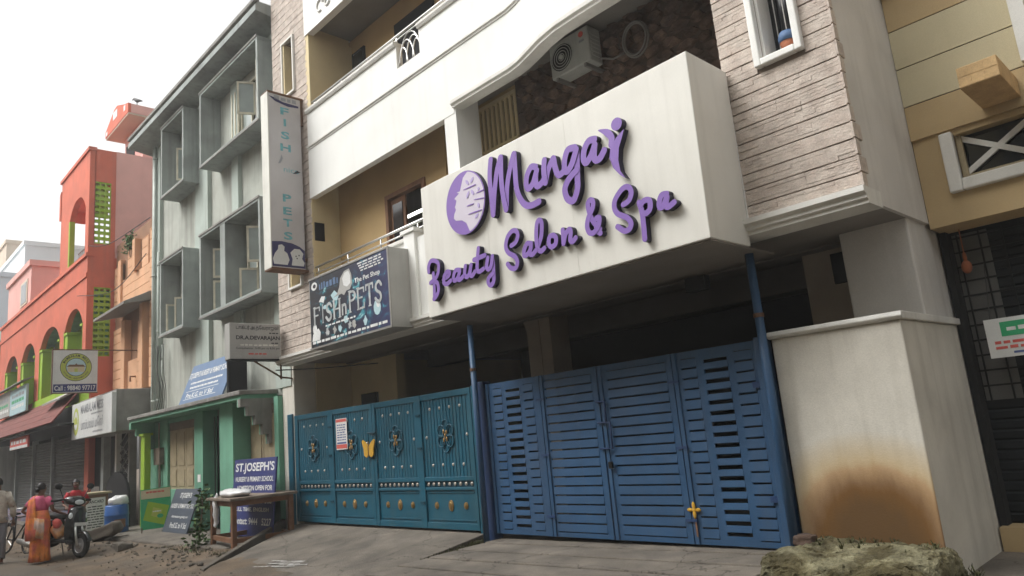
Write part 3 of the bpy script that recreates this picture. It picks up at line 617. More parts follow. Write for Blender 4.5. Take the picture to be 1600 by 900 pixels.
# ================================================================ SALON SIGN
SF = 5.66
sg = thing('salon_sign', 'large white boxed salon sign with raised purple script lettering and round logo', 'sign', (-5.27, 6.0, 3.28))
B().hexa([(-7.36, SF, 3.28), (-3.19, SF, 3.28), (-3.19, S-.006, 3.28), (-7.36, S-.006, 3.28)], [(-7.36, SF, 5.055), (-3.16, SF, 5.10), (-3.16, S-.006, 5.10), (-7.36, S-.006, 5.055)]).build('sign_box', 'sign_white', sg, bevel=.01)
for x in (-6.1, -4.75): box('seam', 'board_edge', sg, x, x+.004, SF-.0015, SF, 3.3, 5.05)
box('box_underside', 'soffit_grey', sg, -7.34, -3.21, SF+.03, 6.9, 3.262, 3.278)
box('floodlight', 'black_metal', sg, -4.35, -4.1, 7.0, 7.12, 3.1, 3.26)
PLN = Plane((0, SF, 0), (1, 0, 0), (0, 0, 1))
LET = {
'M':[[(-5.872,4.94),(-5.91,4.759),(-5.914,4.546),(-5.905,4.263)],[(-5.904,4.273),(-5.849,4.526),(-5.773,4.767),(-5.695,4.905)],[(-5.688,4.903),(-5.714,4.641),(-5.705,4.429),(-5.676,4.259)],[(-5.674,4.269),(-5.635,4.511),(-5.558,4.716),(-5.473,4.869)],[(-5.466,4.867),(-5.475,4.688),(-5.478,4.451),(-5.428,4.303),(-5.356,4.216),(-5.264,4.188),(-5.149,4.197)]],
'a':[[(-5.154,4.604),(-5.226,4.624),(-5.294,4.555),(-5.323,4.463),(-5.298,4.394),(-5.218,4.429),(-5.166,4.513),(-5.14,4.555)],[(-5.147,4.557),(-5.17,4.464),(-5.16,4.381),(-5.09,4.388),(-5.043,4.423)]],
'n':[[(-5.014,4.634),(-5.035,4.519),(-5.028,4.378)],[(-5.027,4.388),(-4.98,4.501),(-4.903,4.593),(-4.878,4.601),(-4.869,4.506),(-4.832,4.402),(-4.742,4.418)]],
'g':[[(-4.563,4.62),(-4.662,4.627),(-4.719,4.534),(-4.734,4.426),(-4.694,4.401),(-4.618,4.465),(-4.544,4.59)],[(-4.544,4.59),(-4.574,4.317),(-4.593,4.169),(-4.664,4.064),(-4.741,4.104),(-4.765,4.206),(-4.726,4.278),(-4.662,4.329),(-4.576,4.367)]],
'a2':[[(-4.295,4.615),(-4.376,4.621),(-4.444,4.549),(-4.465,4.457),(-4.434,4.407),(-4.358,4.463),(-4.298,4.551)],[(-4.298,4.551),(-4.323,4.451),(-4.308,4.391),(-4.248,4.392),(-4.185,4.45)]],
'B':[[(-7.213,3.86),(-7.21,3.931),(-7.157,3.99),(-7.075,3.98),(-7.004,3.921),(-7.012,3.82),(-7.072,3.749),(-7.189,3.709)],[(-7.135,3.721),(-7.047,3.679),(-7.034,3.583),(-7.084,3.515),(-7.139,3.488)],[(-7.123,3.822),(-7.12,3.657),(-7.128,3.486)]],
'e':[[(-6.903,3.703),(-6.811,3.724),(-6.793,3.762),(-6.845,3.778),(-6.9,3.73),(-6.912,3.654),(-6.852,3.626),(-6.774,3.652)]],
'a3':[[(-6.597,3.749),(-6.677,3.758),(-6.724,3.692),(-6.715,3.64),(-6.65,3.653),(-6.593,3.726)],[(-6.593,3.726),(-6.633,3.645),(-6.595,3.627),(-6.537,3.651)]],
'u':[[(-6.482,3.772),(-6.507,3.68),(-6.472,3.632),(-6.417,3.66),(-6.371,3.76)],[(-6.371,3.76),(-6.401,3.656),(-6.365,3.623),(-6.308,3.662)]],
't':[[(-6.218,3.931),(-6.254,3.781),(-6.266,3.679),(-6.231,3.646),(-6.152,3.661)],[(-6.321,3.81),(-6.109,3.818)]],
'y':[[(-6.063,3.775),(-6.097,3.675),(-6.065,3.636),(-6.014,3.664),(-5.978,3.772)],[(-5.978,3.772),(-5.986,3.589),(-6.0,3.477),(-6.052,3.44),(-6.093,3.48),(-6.073,3.536),(-6.001,3.571)]],
'S':[[(-5.657,3.82),(-5.577,3.846),(-5.536,3.911),(-5.56,3.972),(-5.628,3.982),(-5.706,3.93),(-5.744,3.83),(-5.708,3.749),(-5.611,3.679),(-5.579,3.605),(-5.619,3.548),(-5.691,3.565),(-5.739,3.624)]],
'a4':[[(-5.335,3.764),(-5.399,3.78),(-5.45,3.723),(-5.463,3.66),(-5.416,3.655),(-5.355,3.699),(-5.336,3.756)],[(-5.338,3.748),(-5.367,3.661),(-5.328,3.637),(-5.27,3.67)]],
'l':[[(-5.238,3.702),(-5.174,3.807),(-5.148,3.938),(-5.173,3.99),(-5.215,3.965),(-5.247,3.826),(-5.243,3.691),(-5.197,3.642),(-5.14,3.662)]],
'o':[[(-5.001,3.774),(-5.057,3.767),(-5.076,3.695),(-5.043,3.652),(-4.981,3.669),(-4.963,3.734),(-5.001,3.774)]],
'n2':[[(-4.858,3.793),(-4.858,3.716),(-4.862,3.643)],[(-4.861,3.65),(-4.823,3.731),(-4.763,3.773),(-4.746,3.733),(-4.762,3.66),(-4.736,3.632),(-4.684,3.659)]],
'amp':[[(-4.36,3.665),(-4.44,3.778),(-4.475,3.897),(-4.475,3.973),(-4.439,4.0),(-4.406,3.969),(-4.426,3.9),(-4.488,3.825),(-4.518,3.741),(-4.498,3.667),(-4.44,3.652),(-4.372,3.701),(-4.348,3.781),(-4.386,3.788)],[(-4.416,3.672),(-4.359,3.623)]],
'S2':[[(-4.038,3.83),(-3.962,3.852),(-3.924,3.921),(-3.951,3.985),(-4.024,3.988),(-4.123,3.909),(-4.146,3.826),(-4.11,3.754),(-4.013,3.69),(-3.97,3.623),(-3.995,3.57),(-4.059,3.566),(-4.134,3.629)]],
'p':[[(-3.852,3.799),(-3.831,3.694),(-3.832,3.553),(-3.838,3.426)],[(-3.839,3.763),(-3.788,3.797),(-3.73,3.78),(-3.732,3.704),(-3.782,3.668),(-3.824,3.684)]],
'a5':[[(-3.532,3.787),(-3.59,3.789),(-3.625,3.726),(-3.623,3.678),(-3.581,3.687),(-3.535,3.757)],[(-3.531,3.752),(-3.554,3.682),(-3.532,3.657),(-3.462,3.682)]],
'iarm':[[(-4.231,4.688),(-4.134,4.629),(-4.079,4.551),(-4.093,4.476)]],
'ihead':[[(-3.984,4.729),(-4.061,4.689),(-4.004,4.601),(-3.926,4.637)]],
'ibodyL':[[(-3.912,4.581),(-4.014,4.532),(-4.103,4.448),(-4.131,4.351),(-4.101,4.234),(-4.029,4.137),(-3.967,4.083)]],
'ibodyR':[[(-3.967,4.083),(-4.017,4.174),(-4.027,4.293),(-4.003,4.411),(-3.952,4.498),(-3.912,4.581)]],
'oval':[[(-6.762,4.647),(-6.3,4.958),(-6.495,4.16),(-6.025,4.46),(-6.648,4.875),(-6.691,4.356),(-6.046,4.671),(-6.198,4.209)]],
'face':[[(-6.318,4.947),(-6.392,4.882),(-6.436,4.795),(-6.469,4.727),(-6.536,4.732),(-6.488,4.706),(-6.56,4.677),(-6.587,4.663),(-6.548,4.629),(-6.571,4.579),(-6.591,4.552),(-6.57,4.518),(-6.61,4.468),(-6.625,4.416),(-6.587,4.377),(-6.472,4.351),(-6.396,4.297),(-6.361,4.184)]],
'l1':[[(-6.398,4.722),(-6.166,4.72)]],
'l2':[[(-6.164,4.61),(-6.03,4.612)]],
'l3':[[(-6.356,4.499),(-6.23,4.494)]],
'l4':[[(-6.339,4.39),(-6.098,4.38)]],
'l5':[[(-6.221,4.541),(-6.035,4.511)]],
'f1':[[(-6.34,4.826),(-6.298,4.768)]],
'f2':[[(-6.202,4.825),(-6.248,4.774)]],
'f3':[[(-6.302,4.67),(-6.343,4.605)]],
'f4':[[(-6.253,4.671),(-6.215,4.61)]],
'f5':[[(-6.149,4.476),(-6.139,4.424)]],
'f6':[[(-6.164,4.351),(-6.217,4.312)]],
'f7':[[(-6.11,4.664),(-6.128,4.643)]],
}
WID = {k: .076 for k in ('M', 'a', 'n', 'g', 'a2')}
ltb = {}
dcount = 0
for k, strokes in LET.items():
    if k[0] == 'i' and len(k) > 1 or k in ('oval', 'face') or (len(k) == 2 and k[0] in 'lf'): continue
    b = B()
    for i, st in enumerate(strokes):
        ribbon(b, st, WID.get(k, .058), PLN, -.002, .068+.0009*((i*3+dcount*2) % 7)); 
    dcount += 1
    b.build('letter', ['letter_purple', 'letter_side'], sg)
# the figure that stands for the letter i
b = B(); ribbon(b, LET['iarm'][0], .075, PLN, -.002, .068, (.15, .9)); b.prism(LET['ibodyL'][0]+LET['ibodyR'][0][1:-1], 'y', SF-.075, SF+.002, 0, 1)
hc = LET['ihead'][0]; cx = sum(p[0] for p in hc)/4; cz = sum(p[1] for p in hc)/4; b.prism(disc(cx, cz, .068, .066), 'y', SF-.077, SF+.002, 0, 1)
b.build('letter', ['letter_purple', 'letter_side'], sg)
lg = B().prism(disc(-6.39, 4.558, .372, .402, 48), 'y', SF-.070, SF+.002, 0, 1).build('logo_disc', ['letter_purple', 'letter_side'], sg)
fa = LET['face'][0]; arc = [(-6.39+.355*math.cos(t), 4.558+.385*math.sin(t)) for t in [R(-82+i*(82+76)/22) for i in range(23)]]
B().add([(x, SF-.0725, z_) for x, z_ in fa[1:-1]+arc], [list(range(len(fa)-2+len(arc)))]).build('face_profile', 'logo_pale', lg)
b = B()
for k in ('l1', 'l2', 'l3', 'l4', 'l5'): ribbon(b, LET[k][0], .014, PLN, .0705, .0755, (.6, .6), 0, 0, 4)
b.build('logo_lines', 'letter_purple', lg)
b = B()
for k in ('f1', 'f2', 'f3', 'f4', 'f5', 'f6', 'f7'): ribbon(b, LET[k][0], .04, PLN, .0705, .0745, (.4, .4), 0, 0, 4)
b.build('logo_petals', 'logo_lilac', lg)

# ================================================================ POLES, GATES, PILLAR
for (x, lab) in ((-7.66, 'blue steel pole under the salon sign between the two gates'), (-3.33, 'blue steel pole under the salon sign beside the stained pillar')):
    p = thing('support_pole', lab, 'pole', (x, 6.6, .3), 'blue poles holding up the salon sign')
    B().tube([(x, 6.6, .28), (x, 6.6, 3.27)], .042, 12).build('pole', 'blue_paint', p, smooth=True); B().lathe((x, 6.6, 2.62), [(.052, 0), (.052, .04)], 12).build('collar', 'rust', p)
GY = 6.75
tg = thing('teal_gate', 'teal metal double gate with gold medallions and scroll ornaments', 'gate', (-10.6, GY, .42))
box('gate_post', 'teal_paint', tg, -13.46, -13.27, GY-.07, GY+.1, .3, 2.46, bevel=.01); box('gate_post', 'teal_paint', tg, -7.92, -7.80, GY-.02, GY+.1, .3, 2.44, bevel=.01)
ST = [(-13.25, -13.12), (-11.96, -11.80), (-10.59, -10.505), (-10.495, -10.41), (-9.28, -9.13), (-7.98, -7.92)]
PAN = [(-13.12, -11.96), (-11.80, -10.59), (-10.41, -9.28), (-9.13, -7.98)]
for a, c in ST: box('stile', 'teal_paint', tg, a, c, GY-.03, GY+.03, .44, 2.42, bevel=.006)
bull = B().ball((0, 0, 0), (.024, .014, .024), 10, 6); sm = bull.mesh('stud', (0, 0, 0)); sm.materials.append(MT['silver_stud'])
mm_ = B().lathe((0, -.012, 0), [(.01, -.016), (.03, -.012), (.036, -.002), (.05, 0), (.055, .012)], 16, 'y').mesh('medallion', (0, 0, 0)); mm_.materials.append(MT['gold'])
for a, c in PAN:
    cx = (a+c)/2; w_ = (c-a)
    for z0, z1 in ((2.33, 2.42), (1.12, 1.18), (.99, 1.03), (.44, .53)): box('cross_rail', 'teal_paint', tg, a, c, GY-.025, GY+.025, z0, z1, bevel=.005)
    b = B(); n = int(w_/.075)
    for k in range(n):
        x0 = a+w_*k/n; x1 = a+w_*(k+1)/n; q = (x1-x0)
        b.prism([(x0, GY+.012), (x0+q*.12, GY-.006), (x1-q*.12, GY-.006), (x1, GY+.012), (x1, GY+.016), (x0, GY+.016)], 'z', 1.18, 2.33)
    b.build('ribbed_sheet', 'teal_paint', tg)
    box('lower_sheet', 'teal_paint', tg, a, c, GY, GY+.01, .53, .99); box('band_sheet', 'teal_dark', tg, a, c, GY+.004, GY+.012, 1.03, 1.12)
    box('inner_frame', 'teal_paint', tg, a+.03, c-.03, GY-.012, GY+.001, .56, .575); box('inner_frame', 'teal_paint', tg, a+.03, c-.03, GY-.012, GY+.001, .95, .965)
    for k in range(9): shared(sm, 'stud', tg, (a+.07+(w_-.14)*k/8, GY-.006, 1.075), (1.2, 1, 1.2))
    for z in (2.185, 1.35):
        for k in range(4): shared(sm, 'stud', tg, (cx-.36+.24*k, GY-.008, z))
    for s in (-1, 1): shared(sm, 'stud', tg, (cx+s*.48, GY-.008, 1.765))
    shared(mm_, 'medallion', tg, (cx, GY-.002, .77), (1.05, 1, 1.5))
    for s in (-1, 1): shared(mm_, 'medallion', tg, (cx+s*.34, GY-.002, .77), (.85, 1, .95))
    o = B()
    for t in range(6):
        an = R(30+60*t); o.tube([(cx+(.11+.0)*math.cos(an)*1.05+.085*math.cos(u), GY-.02, 1.77+.15*math.sin(an)+.085*math.sin(u)) for u in [R(18*i) for i in range(20)]], .011, 6, closed=True)
    o.build('scroll_ornament', 'teal_paint', tg, smooth=True)
    g_ = B(); 
    for dx, dz in ((-.03, .06), (.03, .05), (-.03, -.06), (.035, -.05), (0, 0)): g_.ball((cx+dx, GY-.03, 1.77+dz), (.022, .012, .035), 8, 6)
    g_.build('gold_leaf', 'gold', tg, smooth=True)
for x, z in ((-11.9, 2.1), (-11.9, 1.6), (-11.9, .8), (-9.2, 2.1), (-9.2, 1.6), (-9.2, .8)): box('hinge', 'teal_dark', tg, x-.05, x+.05, GY-.045, GY-.03, z, z+.03)
b = B().tube([(-10.62, GY-.05, 1.93), (-10.38, GY-.05, 1.93)], .014, 8); b.tube([(-10.45, GY-.05, 1.93), (-10.45, GY-.07, 1.88)], .012, 6); b.build('bolt', 'teal_dark', tg)
bf = thing('butterfly_ornament', 'yellow butterfly shaped ornament tied at the middle of the teal gate', 'ornament', (-10.58, GY-.06, 1.54))
for s in (-1, 1):
    B().prism([(-10.58+s*.01, 1.58), (-10.58+s*.07, 1.53), (-10.58+s*.14, 1.57), (-10.58+s*.15, 1.68), (-10.58+s*.2, 1.8), (-10.58+s*.17, 1.83), (-10.58+s*.09, 1.79), (-10.58+s*.01, 1.72)], 'y', GY-.075, GY-.055).build('wing', 'yellow_cloth', bf, bevel=.006)
B().tube([(-10.58, GY-.07, 1.55), (-10.58, GY-.07, 1.8)], .014, 8).build('body', 'gold', bf)
nb = thing('gate_notice', 'white and red printed notice stuck on the teal gate', 'notice', (-11.48, GY-.035, 1.7)); box('sheet', 'paper', nb, -11.67, -11.3, GY-.036, GY-.032, 1.7, 2.24)
fp_ = FACE(-11.67, GY-.036, 1.7); poly('red_band', fp_, [(.01, .48), (.36, .48), (.36, .53), (.01, .53)], 'paper_red', nb); poly('red_band', fp_, [(.01, .02), (.36, .02), (.36, .09), (.01, .09)], 'paper_red', nb); poly('navy_band', fp_, [(.03, .1), (.34, .1), (.34, .13), (.03, .13)], 'ink_blue', nb)
for k in range(7): dashes('print_line', fp_, .04, .33, .16+k*.043, .02, 'ink_blue', nb, .003, .03, .09, .015)

bgt = thing('blue_gate', 'blue louvred metal folding gate with four leaves', 'gate', (-5.6, GY, .4))
b = B().box(-7.73, -7.6, GY-.06, GY+.1, .3, 2.47); b.build('gate_post', 'blue_dark', bgt, bevel=.01)
box('gate_post', 'blue_paint', bgt, -3.46, -3.36, GY-.1, GY+.08, .3, 2.44, bevel=.01)
def leaf(x0, x1, cols):
    """cols: (x0,x1,phase,open) columns of slots pressed in the sheet; solid strips between"""
    b = B(); edges = [x0]
    xs = [x0]+[v for c_ in cols for v in c_[:2]]+[x1]
    for i in range(0, len(xs), 2): b.box(xs[i], xs[i+1], GY-.012, GY+.006, .42, 2.42)
    b.box(x0, x1, GY-.0115, GY+.0055, 2.345, 2.4195); b.box(x0, x1, GY-.0115, GY+.0055, .4205, .475)
    b.build('leaf_sheet', 'blue_paint', bgt)
    lf = B().box(x0, x0+.05, GY-.03, GY-.012, .42, 2.42); lf.box(x1-.05, x1, GY-.03, GY-.012, .42, 2.42); lf.build('leaf_frame', 'blue_paint', bgt, bevel=.004)
    for (a, c, ph, op) in cols:
        n = 17; dz = (2.345-.475)/n
        me = B()
        gap = .040 if op else .016
        w0 = c-a
        # a slat: bowed out at the bottom edge
        me.prism([(GY+.004, 0), (GY-.012, 0), (GY-.019, .006), (GY-.012, dz-gap), (GY+.004, dz-gap)], 'x', 0, 1)
        m2 = me.mesh('slat', (0, GY, 0)); m2.materials.append(MT['blue_paint'])
        for k in range(n):
            z = .475+k*dz+(dz*.5 if ph else 0)
            if ph and k == n-1: continue
            shared(m2, 'slat', bgt, (a, GY, z+gap*.5), (w0, 1, 1))
        if ph: bb = B(); bb.box(a, c, GY-.012, GY+.004, .475, .475+dz*.5-gap*.4); bb.box(a, c, GY-.012, GY+.004, 2.345-dz*.5+gap*.4, 2.345); bb.build('slat_end', 'blue_paint', bgt)
leaf(-7.58, -6.53, [(-7.44, -7.27, 0, 0), (-7.19, -6.92, 1, 1), (-6.84, -6.67, 0, 0)])
leaf(-6.52, -5.56, [(-6.44, -5.66, 0, 0)])
leaf(-5.54, -4.49, [(-5.42, -4.58, 0, 0)])
leaf(-4.48, -3.47, [(-4.38, -4.19, 0, 0), (-4.10, -3.82, 1, 1), (-3.74, -3.54, 0, 0)])
for x in (-6.525, -4.485):
    for z in (2.1, 1.4, .65): box('hinge', 'blue_dark', bgt, x-.07, x+.07, GY-.045, GY-.03, z, z+.025)
for x, z in ((-3.53, 1.95), (-3.53, .85)): box('hinge', 'blue_dark', bgt, x-.03, x+.05, GY-.05, GY-.03, z, z+.06)
b = B().tube([(-5.6, GY-.05, 2.0), (-5.45, GY-.05, 1.99)], .012, 8); b.tube([(-5.6, GY-.05, 1.75), (-5.42, GY-.05, 1.75), (-5.42, GY-.05, 1.45), (-5.6, GY-.05, 1.45)], .013, 8); b.tube([(-5.47, GY-.05, 2.0), (-5.47, GY-.05, 1.75)], .012, 8)
b.build('bolt', 'blue_dark', bgt, smooth=True); box('padlock', 'black_metal', bgt, -5.5, -5.44, GY-.07, GY-.04, 1.22, 1.3, bevel=.008)
yc = thing('yellow_flower', 'yellow cross shaped flower hung low on the blue gate', 'flower', (-4.44, GY-.03, .68))
b = B()
for dx, dz, w1, h1 in ((0, .04, .022, .045), (0, -.045, .022, .045), (-.05, 0, .035, .02), (.05, 0, .035, .02), (0, 0, .024, .024)): b.ball((-4.44+dx, GY-.036, .77+dz), (w1, .012, h1), 8, 6)
b.build('petals', 'yellow_cloth', yc, smooth=True); box('stem', 'wood_brown', yc, -4.45, -4.43, GY-.034, GY-.03, .5, .7)

pw = thing('gate_pillar', 'cream plastered gate pillar with brown stain at its foot', 'wall', (-2.75, 7.5, .1))
b = B().box(-3.32, -2.12, GY, 8.4, .0, 2.40).build('wall', 'pillar_stained', pw, bevel=.015)
prof = [(0, 2.40), (-.03, 2.405), (-.045, 2.43), (-.03, 2.455), (0, 2.47)]
b = B(); b.prism([(GY+.0, 2.40), (GY-.03, 2.405), (GY-.05, 2.43), (GY-.035, 2.47), (GY+.3, 2.47), (GY+.3, 2.40)], 'x', -3.34, -2.09)
b.box(-2.135, -2.085, GY-.02, 8.42, 2.402, 2.468); b.box(-3.3, -2.14, GY+.3, 8.4, 2.402, 2.45); b.build('coping', 'moulding_white', pw, bevel=.008)

# mossy broken block in front of the pillar
def rough_block(name, x0, x1, y0, y1, z0, z1, n, amp, m, seed, parent=None, smooth=True):
    b = B(); 
    def gp(u, v, ax, s_):
        a = {'x': (s_, u, v), 'y': (u, s_, v), 'z': (u, v, s_)}[ax]; p = Vector((x0+(x1-x0)*a[0], y0+(y1-y0)*a[1], z0+(z1-z0)*a[2]))
        c = Vector(((x0+x1)/2, (y0+y1)/2, (z0+z1)/2)); d = p-c
        r = Vector((abs(a[0]-.5)*2, abs(a[1]-.5)*2, abs(a[2]-.5)*2)); k = 1-.06*(r.x**6*r.y**6+r.y**6*r.z**6+r.x**6*r.z**6)
        nn = NZ.noise_vector(p*3.1+Vector((seed, 0, 0)))*amp+NZ.noise_vector(p*9+Vector((seed, 5, 0)))*amp*.45+NZ.noise_vector(p*22)*amp*.4+NZ.noise_vector(p*45)*amp*.2
        return tuple(c+d*k+nn)
    for ax in 'xyz':
        for s_ in (0, 1):
            o = len(b.v)
            for j in range(n+1):
                for i in range(n+1): b.v.append(gp(i/n, j/n, ax, s_))
            for j in range(n):
                for i in range(n):
                    a = o+j*(n+1)+i; q = [a, a+1, a+n+2, a+n+1]
                    if (s_ == 0) == (ax != 'y'): q = q[::-1]
                    b.f.append(q); b.mi.append(0)
    return b.build(name, m, parent, smooth=smooth)
rk = thing('masonry_block', 'rough mossy masonry block lying against the stained pillar', 'rock', (-2.6, 6.2, .2))
rough_block('block', -3.22, -1.98, 5.66, 6.72, .0, .545, 48, .05, 'rock', 3, rk, False)
rough_block('loose_stone', -3.26, -3.08, 6.4, 6.56, .52, .60, 8, .03, 'brown_rubble', 9, rk)
def tuft(bb, c, n, h, sp, wd=.012):
    for _ in range(n):
        a = random.uniform(0, 6.28); l = h*random.uniform(.5, 1); d = random.uniform(0, sp); x, y = c[0]+d*math.cos(a)*.6, c[1]+d*math.sin(a)*.6
        ex, ey = x+math.cos(a)*l*.5, y+math.sin(a)*l*.5; px, py = -math.sin(a)*wd, math.cos(a)*wd
        bb.add([(x-px, y-py, c[2]), (x+px, y+py, c[2]), (ex+px*.6, ey+py*.6, c[2]+l*.7), (ex-px*.6, ey-py*.6, c[2]+l*.7), ((x+ex*1.6)/2.6, (y+ey*1.6)/2.6, c[2]+l)], [(0, 1, 2, 3), (3, 2, 4)])
g = B()
for _ in range(26): tuft(g, (random.uniform(-3.2, -2.1), random.uniform(6.2, 6.7), .53), 6, .06, .06, .008)
for _ in range(40): tuft(g, (random.uniform(-2.1, -1.9), random.uniform(5.7, 6.7), .3), 6, .1, .06, .01)
g.build('moss_tufts', 'moss', rk, kind='stuff')

# ================================================================ SIGNS ON THE APARTMENT BLOCK
fb = thing('pet_shop_board', 'dark printed pet shop light box with fish and puppies below the balcony', 'sign', (-9.9, 6.15, 3.4))
B().box(-11.11, -8.67, 5.985, 6.39, 3.40, 4.62).build('box', 'board_grey', fb, bevel=.008)
box('printed_face', 'fish_print', fb, -11.08, -8.70, 5.98, 5.984, 3.43, 4.59)
for q in ((-11.11, -8.67, 3.395, 3.425), (-11.11, -8.67, 4.595, 4.625)): box('trim', 'steel_dull', fb, q[0], q[1], 5.972, 5.99, q[2], q[3])
box('trim', 'steel_dull', fb, -8.70, -8.665, 5.972, 5.99, 3.425, 4.595)
pf = FACE(-11.08, 5.98, 3.43)
def glyph(pl, ch, a, b0, w_, h_, m, parent, d=.004, t=.2):
    """serif capitals: block strokes with slab serifs"""
    bb = B(); s_ = w_*t*1.15
    def q(x0, y0, x1, y1): bb.add([pl.p(a+x0, b0+y0, d), pl.p(a+x1, b0+y0, d), pl.p(a+x1, b0+y1, d), pl.p(a+x0, b0+y1, d)], [(0, 1, 2, 3)])
    def serif(x, y): q(x-s_*.35, y, x+s_*1.35, y+h_*.05)
    if ch in 'FHPEIT':
        x = w_/2-s_/2 if ch in 'IT' else 0; q(x, h_*.05, x+s_, h_*.95); serif(x, 0); serif(x, h_*.95) if ch != 'T' else None
    if ch in 'FE': q(s_, h_*.87, w_, h_*.95); q(s_, h_*.47, w_*.75, h_*.55); q(w_*.86, h_*.7, w_, h_*.87)
    if ch == 'E': q(s_*1.4, 0, w_, h_*.09); q(w_*.86, h_*.09, w_, h_*.28)
    if ch == 'H': q(w_-s_, h_*.05, w_, h_*.95); serif(w_-s_, 0); serif(w_-s_, h_*.95); q(s_, h_*.46, w_-s_, h_*.54)
    if ch == 'T': q(0, h_*.9, w_, h_); q(0, h_*.72, w_*.13, h_*.9); q(w_*.87, h_*.72, w_, h_*.9)
    if ch == 'P':
        n = 12; cy = h_*.72; r1, r0 = h_*.25, h_*.15
        for k in range(n):
            t0, t1 = R(-90+180*k/n), R(-90+180*(k+1)/n); f_ = lambda rr, tt: pl.p(a+w_*.45+rr*math.cos(tt)*w_*.55/r1*(1 if rr == r1 else .95), b0+cy+rr*math.sin(tt), d)
            bb.add([f_(r0, t0), f_(r1, t0), f_(r1, t1), f_(r0, t1)], [(0, 1, 2, 3)])
        q(s_, cy+r0, w_*.45, cy+r1); q(s_, cy-r1, w_*.45, cy-r0)
    if ch == 'S':
        ribbon(bb, [(a+w_*.92, b0+h_*.75), (a+w_*.6, b0+h_*.93), (a+w_*.2, b0+h_*.8), (a+w_*.25, b0+h_*.58), (a+w_*.7, b0+h_*.42), (a+w_*.82, b0+h_*.2), (a+w_*.45, b0+h_*.05), (a+w_*.08, b0+h_*.25)], s_*1.0, pl, d-.002, d, None, 0, 0, 5)
    return bb.build('letter', m, parent)
a = .12
for ch, w_ in zip('FISH', (.21, .12, .21, .23)): glyph(pf, ch, a, .36, w_, .32, 'print_pale', fb); a += w_+.035
text('letter', 'n', pf, 1.03, .38, .15, .19, 'print_pale', fb, .004, .02)
a = 1.26
for ch, w_ in zip('PETS', (.21, .21, .22, .2)): glyph(pf, ch, a, .38, w_, .36, 'print_pale', fb); a += w_+.035
text('tag_line', 'The Pet Shop', pf, 1.45, .80, .72, .1, 'text_white', fb, .004, .02)
dashes('heading', pf, .33, .95, .94, .12, 'board_blue', fb, .004, .04, .1, .03)
for k in range(4): dashes('print_line', pf, 1.55+.1*k*.3, 2.28, 1.0-.042*(k-2)*1.0+.02, .024, 'text_white', fb, .004, .05, .14, .03)
dashes('print_line', pf, .06, 2.3, .05, .045, 'text_white', fb, .004, .06, .2, .03); dashes('print_line', pf, .5, 1.5, .285, .03, 'text_white', fb, .004, .05, .14, .03)
poly('goldfish', pf, [(.78, .72), (.9, .76), (.98, .86), (1.02, 1.0), (1.15, 1.09), (1.3, 1.1), (1.36, 1.0), (1.38, .85), (1.3, .76), (1.2, .76), (1.12, .7), (1.04, .74)], 'board_grey', fb, .002)
poly('goldfish_scale', pf, [(1.08, .98), (1.16, 1.06), (1.28, 1.07), (1.33, .98), (1.33, .86), (1.22, .82), (1.12, .86)], 'board_white', fb, .003)
poly('goldfish_fin', pf, [(.7, .78), (.82, .84), (.96, .74), (.9, .66), (.78, .68)], 'emblem_sky', fb, .0015); poly('goldfish_fin', pf, [(1.06, .3), (1.1, .36), (1.18, .36), (1.22, .26), (1.12, .24)], 'emblem_sky', fb, .0015)
poly('logo_oval', pf, disc(.16, 1.04, .1, .07), 'text_white', fb, .002); poly('logo_oval', pf, disc(.17, 1.04, .05, .035), 'text_dark', fb, .003)
poly('puppy', pf, disc(.14, .3, .07, .085, 16), 'text_white', fb, .002); poly('puppy', pf, [(.04, .1), (.3, .1), (.33, .22), (.26, .3), (.16, .27), (.07, .22)], 'text_white', fb, .0025)
for x in (.55, .78, .95, 1.25, 1.38, 1.7): poly('small_pet', pf, [(x+random.uniform(.025, .075)*math.cos(t), .19+random.uniform(.03, .09)*math.sin(t)) for t in [R(30*k) for k in range(12)]], random.choice(['print_pale', 'board_grey', 'emblem_sky']), fb, .002)
poly('parrot_fish', pf, disc(2.05, .33, .1, .12, 11), 'emblem_sky', fb, .002); poly('parrot_fish', pf, disc(2.08, .38, .05, .06, 9), 'text_white', fb, .003)
poly('bird', pf, [(.3, .74), (.4, .82), (.52, .8), (.46, .7), (.4, .72)], 'text_white', fb, .002); poly('small_fish', pf, disc(.5, .62, .07, .035, 10), 'emblem_sky', fb, .002)

vs = thing('hanging_pet_sign', 'tall narrow faded vertical pet shop sign projecting from the stone tower', 'sign', (-12.03, 6.05, 5.0))
B().box(-12.16, -11.9, 5.70, 6.36, 5.02, 8.42).build('box', ['board_faded'], vs, bevel=.006)
box('edge_strip', 'board_edge', vs, -12.17, -11.89, 5.685, 5.702, 5.01, 8.43)
for q in ((5.69, 6.62, 8.42, 8.46), (5.69, 6.5, 4.98, 5.02)): box('frame', 'rust', vs, -12.17, -11.89, *q)
box('frame', 'rust', vs, -11.95, -11.91, 6.36, 6.46, 7.9, 8.42)
for z in (8.0, 5.2): box('wall_bracket', 'rust', vs, -12.0, -11.93, 6.34, 6.5, z, z+.05)
pv = SIDE(-11.9, 5.70, 5.02)
for ch, z, sc_ in (('F', 8.03, 1), ('I', 7.80, .3), ('S', 7.54, 1), ('H', 7.29, 1.25), ('P', 6.29, 1), ('E', 6.04, 1), ('T', 5.81, 1.05), ('S', 5.56, 1)):
    text('letter', ch, pv, .33-.085*sc_, z-5.02, .17*sc_, .15, 'text_teal', vs, .003, .03)
text('letter', 'nice', pv, .28, 1.86, .3, .1, 'text_teal', vs, .003, 0); poly('peeling_print', pv, [(.22, 2.02), (.27, 2.12), (.24, 2.2), (.22, 2.12), (.17, 2.0)], 'text_grey', vs)
